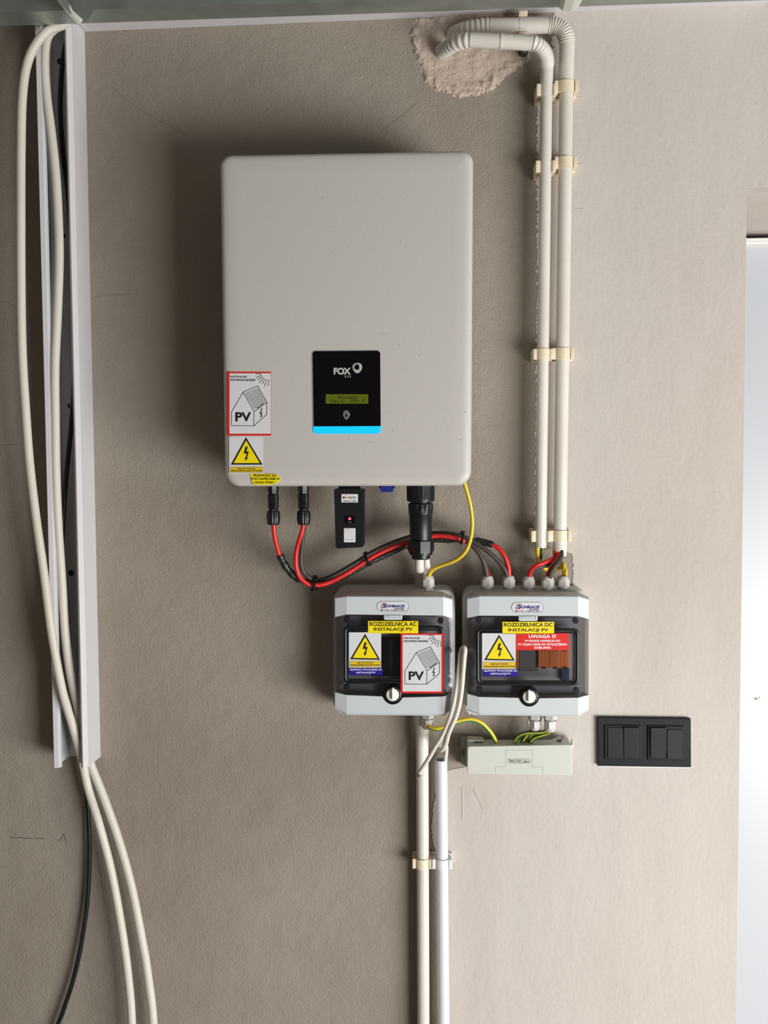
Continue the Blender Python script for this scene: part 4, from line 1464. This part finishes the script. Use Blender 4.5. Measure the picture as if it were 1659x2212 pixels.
    lathe('knob_bezel', kp + Vector((0, .012, 0)), kp + outv * 0.004, [(0, kr * s_), (0.8, kr * s_), (0.95, (kr - 1.2) * s_), (1, (kr - 3) * s_), (1, (kr - 5) * s_), (0.86, (kr - 5.4) * s_)], M['black'], t, 40)
    kb = lathe('knob', kp, kp + outv * 0.0045, [(0, (kr - 6) * s_), (0.85, (kr - 6) * s_), (1, (kr - 7) * s_)], M['knob'], t, 36)
    prism('knob_grip', rounded([(kx - 2.2, ky - (kr - 7)), (kx + 2.2, ky - (kr - 7)), (kx + 2.2, ky + kr - 6.5), (kx - 2.2, ky + kr - 6.5)], 1.5, 3), DF + 0.003, DF + 0.010, M['knob'], kb, 0.0008)
    # stickers on the door
    for st in g['stickers']:
        k = st[0]
        if k == 'plate':
            _, q, mt, rows, ink, lab, bold = st
            s = sheet('text_sticker', *q, DF + 0.0002, mt, t, 1, 1, 0.0006, lab)
            text('lettering', rows, DF + 0.0005, ink, s, bold)
        elif k == 'warn':
            warn_sticker(t, *st[1:6], DF - 0.0004, st[6])
        elif k == 'pv':
            pv_sticker(t, st[1], DF - 0.0001, st[2], (4.2, 3.2, 4.4, 4.2))
    for gl in g['glands']:
        make_gland(t, *gl)
    return t


DFc = 0.090
dist_box(dict(label='left grey distribution box with red bordered house sticker on smoked door', cx=850, cy=1400, base=(720.5, 1272.5, 983, 1543), x0=723.8, x1=977.4, kink=(748.8, 957.5),
    top=([(723.8, 1288), (748, 1276.5), (957, 1279), (977.5, 1291)], [(723.8, 1293), (748.8, 1289.5), (957.5, 1290.5), (977.5, 1296)], [(723.8, 1333), (748.8, 1327.3), (957.5, 1329.8), (977.5, 1336.6)]),
    low=([(722.8, 1495.5), (748.8, 1501.6), (828, 1504.6), (869, 1507), (959, 1504.6), (977.5, 1499)], [(722, 1533), (749, 1544.2), (957, 1546.2), (977.5, 1536.5)]),
    knob=(848.3, 1499.6, 20), ring=(742.5, 1351.5, 957, 1476.5), mask=(1330, 1502), panel=M['inner_dark'], dust=M['dust2'],
    modules=[((760, 1385, 800, 1450), M['black_matt'], None, 0.070), ((802, 1380, 838, 1460), M['black_matt'], None, 0.072), ((840, 1380, 878, 1460), M['inner_dark'], None, 0.070), ((880, 1380, 930, 1460), M['black_matt'], None, 0.072)],
    screws=[(748.5, 1337.6), (951.4, 1341), (748, 1485), (952, 1488)], latch=(828.5, 1328.5, 869.3, 1339), badge=(815, 1299.5, 68, 21.6), loops=[(970.8, 1277.5)],
    stickers=[('plate', (795.2, 1341.6, 903.4, 1368), M['label_yellow'], [('ROZDZIELNICA AC', 798.7, 1343.6, 900.2, 1352.6), ('INSTALACJI PV', 807.3, 1355.8, 891.5, 1364.6)], M['ink'], 'yellow title sticker', 0.02),
              ('warn', (753.8, 1366, 823.4, 1442.3), (756.3, 1428.4, 822, 1440.2), [(788.8, 1369.3), (821.2, 1425.3), (756.4, 1424.2)], (783.8, 1387.8, 10.6, 29.2),
               [('NIE DOTYKAĆ!!!', 771, 1429.6, 807, 1433.4), ('URZĄDZENIE ELEKTRYCZNE', 756.8, 1435.2, 821.2, 1439.4)], 'white sticker with yellow lightning triangle'),
              ('plate', (753.6, 1443, 826.8, 1458.2), M['label_blue'], [('GŁÓWNY WYŁĄCZNIK AC', 756, 1443.9, 825, 1449.2), ('INSTALACJI PV', 769.6, 1451, 811.2, 1455.6)], M['inkw'], 'blue main switch sticker', 0.015),
              ('pv', (865.6, 1368.4, 958, 1497.8), 'white house picture sticker with red border')],
    glands=[(924.5, 1274.8, 0.050, 1.0, True), (909.5, 1275.5, 0.028, 1.0, True), (923, 1546, 0.040, 0.92, False)]))

dist_box(dict(label='right grey distribution box with orange modules behind smoked door and five glands on top', cx=1140, cy=1400, base=(999, 1274, 1270, 1544), x0=1009.4, x1=1271.6, kink=(1035.4, 1249),
    top=([(1009, 1288), (1035, 1277.5), (1249, 1278.5), (1272, 1291)], [(1009, 1294), (1035.4, 1289), (1249, 1289.5), (1272, 1296)], [(1009, 1335), (1035.4, 1329.8), (1249, 1331), (1272, 1337)]),
    low=([(1009, 1499), (1035.4, 1505.8), (1123, 1507.7), (1163.7, 1508.6), (1250, 1507.3), (1272, 1501.5)], [(1009, 1534), (1034.5, 1544.6), (1251, 1547.8), (1272, 1535)]),
    knob=(1143, 1504, 20), ring=(1029, 1357.5, 1250, 1480.5), mask=(1333, 1505), panel=pmat('dc_panel', (142, 137, 134), 0.6), dust=M['dust'],
    modules=[((1092, 1385, 1121, 1443.5), M['orange'], 'orange module', 0.068), ((1122, 1392, 1162, 1450), pmat('grey_module', (132, 127, 124), 0.6), None, 0.062),
             ((1162.7, 1388, 1186.6, 1443.5), M['orange'], 'orange module', 0.068), ((1187.2, 1388, 1210.8, 1443.5), M['orange'], 'orange module', 0.068), ((1211.4, 1388, 1229.5, 1443.5), M['orange'], 'orange module', 0.066),
             ((1212, 1444.5, 1230, 1470), pmat('blue_module', (52, 66, 96), 0.5), None, 0.066)],
    screws=[(1033.6, 1339.6), (1243.4, 1341), (1035.5, 1489.6), (1245, 1492)], latch=(1119.6, 1330.4, 1161.8, 1341.6), badge=(1106, 1301.3, 68.4, 22.2), loops=[(1256.5, 1278.3), (1014.5, 1540.5)],
    stickers=[('plate', (1085.4, 1343.4, 1197, 1369.3), M['label_yellow'], [('ROZDZIELNICA DC', 1088.5, 1345.4, 1193.8, 1353.8), ('INSTALACJI PV', 1098.2, 1357.6, 1184.5, 1366)], M['ink'], 'yellow title sticker', 0.02),
              ('warn', (1041.5, 1368, 1114, 1445.3), (1044.5, 1430.6, 1113.2, 1443.4), [(1078.2, 1371), (1112.4, 1427.3), (1046, 1426)], (1073.8, 1389.8, 11, 29.5),
               [('NIE DOTYKAĆ!!!', 1060.4, 1432, 1098, 1436), ('URZĄDZENIE ELEKTRYCZNE', 1045.4, 1438, 1112.6, 1442.4)], 'white sticker with yellow lightning triangle'),
              ('plate', (1114.3, 1368, 1228.9, 1404.4), M['label_red'], [('UWAGA !!!', 1142, 1371, 1201, 1378.4), ('WYSOKIE NAPIĘCIE DC', 1133, 1382, 1210.5, 1387.6), ('W CIĄGU DNIA PO WYŁĄCZENIU', 1118.6, 1389.4, 1224.8, 1395.6), ('ZASILANIA', 1153.6, 1396.6, 1190.4, 1401.4)], M['inkw'], 'red high voltage sticker', 0.025),
              ('plate', (1043, 1445.4, 1119.8, 1460.6), M['label_blue'], [('GŁÓWNY WYŁĄCZNIK DC', 1045.4, 1446.2, 1117.8, 1451.8), ('INSTALACJI PV', 1060.2, 1453.4, 1103.4, 1458.2)], M['inkw'], 'blue main switch sticker', 0.015)],
    glands=[(1052.5, 1275.5, 0.048, 1.0, True), (1098.5, 1275.5, 0.048, 1.0, True), (1141.5, 1276, 0.048, 0.98, True), (1182.7, 1277, 0.052, 1.02, True), (1216.2, 1276, 0.044, 1.0, True),
            (1156.5, 1548, 0.044, 0.95, False), (1188.5, 1548, 0.054, 1.0, False)]))

# wires from the two upper conduits into the right box
GW = 'wires between the upper conduits and the right box'
earth('front yellow wire from the narrower conduit looping under to the rightmost gland',
      [(1162, 1165, DL), (1161.5, 1184, DL + .002), (1161.5, 1202, DL + .004), (1165, 1216, DL + .004), (1174, 1226, DL), (1184, 1231, DL - .006), (1196, 1231.5, DL - .01), (1208, 1228, DL - .01), (1213, 1224, DL - .006), (1220, 1228, DL - .002), (1222, 1238, DL + .004), (1221.5, 1250, .043)], 9.0, 0.3, 0.0, .8, 8)
earth('second yellow wire beside the first, out of the narrower conduit',
      [(1171.5, 1165, DL - .004), (1171, 1184, DL - .004), (1168.5, 1198, DL - .004), (1167.5, 1212, DL - .006), (1174, 1222, DL - .012), (1188, 1227, DL - .016), (1200, 1222, DL - .016), (1210, 1215, DL - .012), (1217, 1218, DL - .006), (1218, 1230, DL), (1217, 1250, .042)], 8.0, 0.4, 0.0, .2, 8,
      [M['yellow'], M['greendark']])
cable('cable_lead', 'red lead from the wider conduit to the middle gland', [(1200, 1190, DR + .006), (1199, 1202, DR + .008), (1190, 1209, DR + .018), (1174, 1216, DR + .028), (1158, 1222, DR + .03), (1148, 1231, DR + .026), (1142, 1250, .05)], mm(4.6, .05), M['red'], GW)
cable('cable_lead', 'grey lead under the red one to the middle gland', [(1203, 1190, DR), (1200, 1206, DR + .004), (1190, 1217, DR + .014), (1174, 1223, DR + .022), (1160, 1227, DR + .024), (1150, 1234, DR + .022), (1144.5, 1250, .047)], mm(4.8, .05), M['cable_grey'], GW)
cable('cable_lead', 'short red lead from the wider conduit to the second gland from the right', [(1207, 1190, DR + .006), (1205, 1204, DR + .014), (1198, 1216, DR + .024), (1190, 1228, DR + .026), (1184, 1240, DR + .024), (1181.5, 1252, .054)], mm(4.4, .05), M['red'], GW)
cable('cable_lead', 'short grey lead from the wider conduit to the second gland from the right', [(1213, 1190, DR + .008), (1212, 1203, DR + .014), (1206, 1214, DR + .026), (1198, 1225, DR + .031), (1191, 1236, DR + .03), (1187, 1252, .056)], mm(5.0, .05), M['cable_grey'], GW)

# earth wires under the boxes
earth('thick earth wire arching from the left box into the terminal cover',
      [(920, 1556, .040), (921, 1563, .044), (927, 1570, .048), (937, 1574, .05), (950, 1573.5, .05), (966, 1568, .049), (984, 1560.5, .047), (1002, 1555.5, .045), (1020, 1554.5, .043), (1038, 1561, .041), (1053, 1574, .038), (1065, 1590, .034), (1073, 1608, .030), (1076, 1622, .028)],
      9.6, 0.25, 0.0, 0.86)
e_g = [M['yellow'], M['green']]
earth('earth wire from the front gland bowing left over the others', [(1192, 1562, .054), (1191, 1570, .054), (1184, 1577.5, .053), (1171, 1582, .052), (1155, 1583, .05), (1136, 1584, .048), (1121, 1590, .044), (1113, 1601, .038), (1110, 1618, .032)], 9.0, 0.86, 0.0, 0.93, 8, [M['yellow'], M['greendark']])
earth('earth wire from the front gland dropping to the middle of the terminal cover', [(1194, 1562, .05), (1193, 1574, .048), (1184, 1584, .046), (1168, 1589, .044), (1154, 1594, .041), (1147, 1603, .037), (1144, 1618, .032)], 8.6, 0.86, 0.0, 0.93, 8, [M['yellow'], M['greendark']])
earth('earth wire from the rear gland slanting left to the terminal cover', [(1158, 1556, .044), (1156.5, 1566, .043), (1151, 1575, .041), (1143, 1584, .038), (1135, 1593, .035), (1128, 1604, .032), (1123, 1618, .03)], 9.0, 0.86, 0.0, 0.93, 8, [M['yellow'], M['greendark']])
earth('last earth wire behind the others into the terminal cover', [(1152, 1580, .028), (1146, 1590, .028), (1140, 1598, .028), (1135, 1607, .028), (1132, 1618, .027)], 8.4, 0.86, 0.0, 0.93, 8, [M['yellow'], M['greendark']])

# ------------------------------------------------------------------ terminal cover
tc_ = thing('terminal_cover', 'pale green grey plastic terminal cover below the right box', 'terminal box', W(1120, 1640, 0), None)
DT = 0.048
body = [(1010, 1612.5), (1234.5, 1609), (1237, 1675.5), (1009.5, 1672)]
bm = bmesh.new()
add_prism(bm, rounded(body, [5, 5, 5, 5], 3), 0.0202, DT, 0.0010, 2)
from_bm('cover', bm, M['terminal'], tc_, True, None, 20)
# top tray with its two open corner notches
bm = bmesh.new()
tl, tr_ = W(1010, 1612.5, DT), W(1234.5, 1609, DT)
bl_, br_ = W(1009.5, 1672, DT), W(1237, 1675.5, DT)
Lx = tr_ - tl
for f0, f1, dep in ((0.0, 0.055, 0.0205), (0.17, 0.80, 0.0205), (0.945, 1.0, 0.0205)):
    a, b = tl + Lx * f0, tl + Lx * f1
    add_box(bm, a.x, b.x, -DT + .003, -0.008, min(a.z, b.z) - .009, min(a.z, b.z) - .0012, 0.0006)
from_bm('top_rim', bm, M['terminal'], tc_, True)
bm = bmesh.new()
add_box(bm, tl.x - .003, tr_.x + .002, -0.0203, -0.0003, bl_.z + .002, tl.z - .012, 0.0008)
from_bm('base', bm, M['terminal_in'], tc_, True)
prism('end_wall', [(1010, 1599), (1018, 1598), (1044, 1600), (1050, 1609), (1060, 1612), (1060, 1616), (1010, 1616)], 0.010, 0.030, M['terminal'], tc_, 0.0008)
prism('end_wall', [(1186, 1612), (1190, 1604), (1213, 1594), (1214, 1611), (1236, 1611), (1236, 1600), (1240, 1616), (1186, 1616)], 0.010, 0.024, M['terminal'], tc_, 0.0006)
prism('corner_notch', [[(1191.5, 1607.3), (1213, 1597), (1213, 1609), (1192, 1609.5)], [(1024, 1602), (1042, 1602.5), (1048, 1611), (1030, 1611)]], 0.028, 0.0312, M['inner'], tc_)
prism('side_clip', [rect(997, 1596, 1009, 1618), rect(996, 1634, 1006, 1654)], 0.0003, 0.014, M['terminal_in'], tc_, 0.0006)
lines('moulded_line', [[(1092.5, 1656), (1092.5, 1621), (1150.5, 1621), (1150.5, 1657)], [(1070, 1657), (1070, 1668)], [(1172.5, 1657), (1172.5, 1672)], [(1070, 1657), (1092, 1656)], [(1150, 1657), (1172, 1657)]], 0.9, DT + 0.0002,
      pmat('moulded_shade', (168, 173, 161), 0.5), tc_)
bd = prism('name_plate', rounded(rect(1099, 1640, 1145.5, 1648.8), 2.5, 4), DT - 0.0005, DT + 0.0004, M['terminal'], tc_, 0.0002)
ring_flat('plate_rim', rounded(rect(1098.4, 1639.4, 1146.1, 1649.4), 2.8, 4), rounded(rect(1099.4, 1640.4, 1145.1, 1648.4), 2.2, 4), DT + 0.0006, pmat('relief_shade', (150, 154, 143), 0.5), bd)
text('lettering', [('PROTEC.class', 1101.6, 1641.8, 1143.6, 1647.6)], DT + 0.0006, pmat('relief_lettering_shade', (118, 122, 112), 0.5), bd, 0.02, 0.0003)  # raised letters of the cover's own plastic, relief shade painted in as darker colour

# ------------------------------------------------------------------ thin white cables
GT = 'thin white alarm cables'
rt = mm(5.0, .09)
al = thing('alarm_cable', 'thin white cable looped up between the boxes with a frayed cut end', 'cable', W(950, 1580, .08), GT)
tube('sheath', [(993, 1425, .100), (991, 1445, .100), (987, 1480, .1), (981, 1515, .1), (975, 1540, .098), (965, 1568, .092), (953, 1593, .084), (941, 1612, .076), (928, 1635, .068), (915, 1656, .06), (905.5, 1671, .055)], rt, M['cable_white'], al)
bm = bmesh.new()
e = W(905.5, 1671, .055)
for k in range(5):
    q = e + Vector((-.0015 + .0012 * k - .003, -.002, -.004 - .0015 * (k % 3)))
    add_tube(bm, [e + Vector((.0005 * (k - 2), 0, .001)), e.lerp(q, .5) + Vector((-.001, 0, 0)), q], 0.0007, 6)
from_bm('wire_ends', bm, M['metal'], al, True)
bm = bmesh.new()
add_tube(bm, [e + Vector((0.0, 0, .0)), e + Vector((-.003, 0, -.0045))], lambda t: .0046 - .001 * t, 10)
from_bm('foil_screen', bm, M['metal'], al, True)
cable('alarm_cable', 'thin white cable from the open conduit folding over at its top between the boxes',
      [(961.5, 1660, .026), (962, 1640, .028), (964, 1622, .034), (963, 1610, .044), (957, 1604, .054), (951.5, 1610, .06), (951, 1620, .062), (957, 1618, .07), (964, 1604, .08), (968, 1588, .088), (974, 1572, .094), (984, 1550, .099), (993, 1518, .102), (998, 1482, .104), (1000.5, 1450, .106), (1003, 1420, .108),
       (1004.5, 1404, .108), (1002, 1398.5, .105), (997.5, 1403, .101), (994.5, 1414, .1), (993, 1426, .1)], rt, M['cable_white'], GT, per=8)
cable('alarm_cable', 'shorter thin white cable with a bent tip behind the long loop',
      [(950, 1612, .070), (956, 1600, .076), (963, 1580, .084), (972, 1552, .09), (982, 1520, .093), (988, 1490, .094), (991.5, 1450, .094), (992.5, 1425, .092), (993, 1413, .089), (995.5, 1409, .083), (998, 1414, .078)], mm(4.2, .08), M['cable_white'], GT)

# ------------------------------------------------------------------ light switches
sw_ = thing('light_switch', 'black double light switch with four rockers right of the boxes', 'light switch', W(1391, 1604, 0))
DSW = 0.0085
prism('frame', rounded([(1291, 1549.5), (1492.8, 1552.5), (1493.3, 1658), (1292, 1655)], 2.5, 4), 0.0024, DSW, M['switch_frame'], sw_, 0.0012)
prism('backing', rounded([(1292, 1551), (1492, 1554), (1492.5, 1659.3), (1293, 1656.8)], 2, 3), 0.002, 0.0035, M['paper'], sw_)
for (a, b, c, d_), rock in (((1306, 1566, 1385.5, 1640.5), ((1313, 1571.5, 1346.5, 1637.5, 0.0002, 0.0002), (1347.5, 1571.5, 1380.5, 1637.5, 0.0022, 0.0))),
                            ((1399, 1567, 1478.5, 1642.5), ((1405.5, 1572, 1440.2, 1638, 0.0024, 0.0005), (1441.2, 1576, 1474, 1639.5, 0.0, 0.0026)))):
    q = rounded([(a, b), (c, b + 1), (c, d_ + 1), (a, d_)], 2, 3)
    prism('insert_rim', q, 0.004, DSW + 0.0022, M['switch_frame'], sw_, 0.0012)
    for x0, y0, x1, y1, et, eb in rock:
        pr0, pr1 = DSW + 0.0034 + et, DSW + 0.0034 + eb
        prism('rocker', [(x0, y0), (x1, y0 + .5), (x1, y1 + .5), (x0, y1)], 0.006, lambda x, y, A=pr0, B=pr1, Y0=y0, Y1=y1: A + (B - A) * max(0, min(1, (y - Y0) / (Y1 - Y0))), M['switch'], sw_, 0.0005)
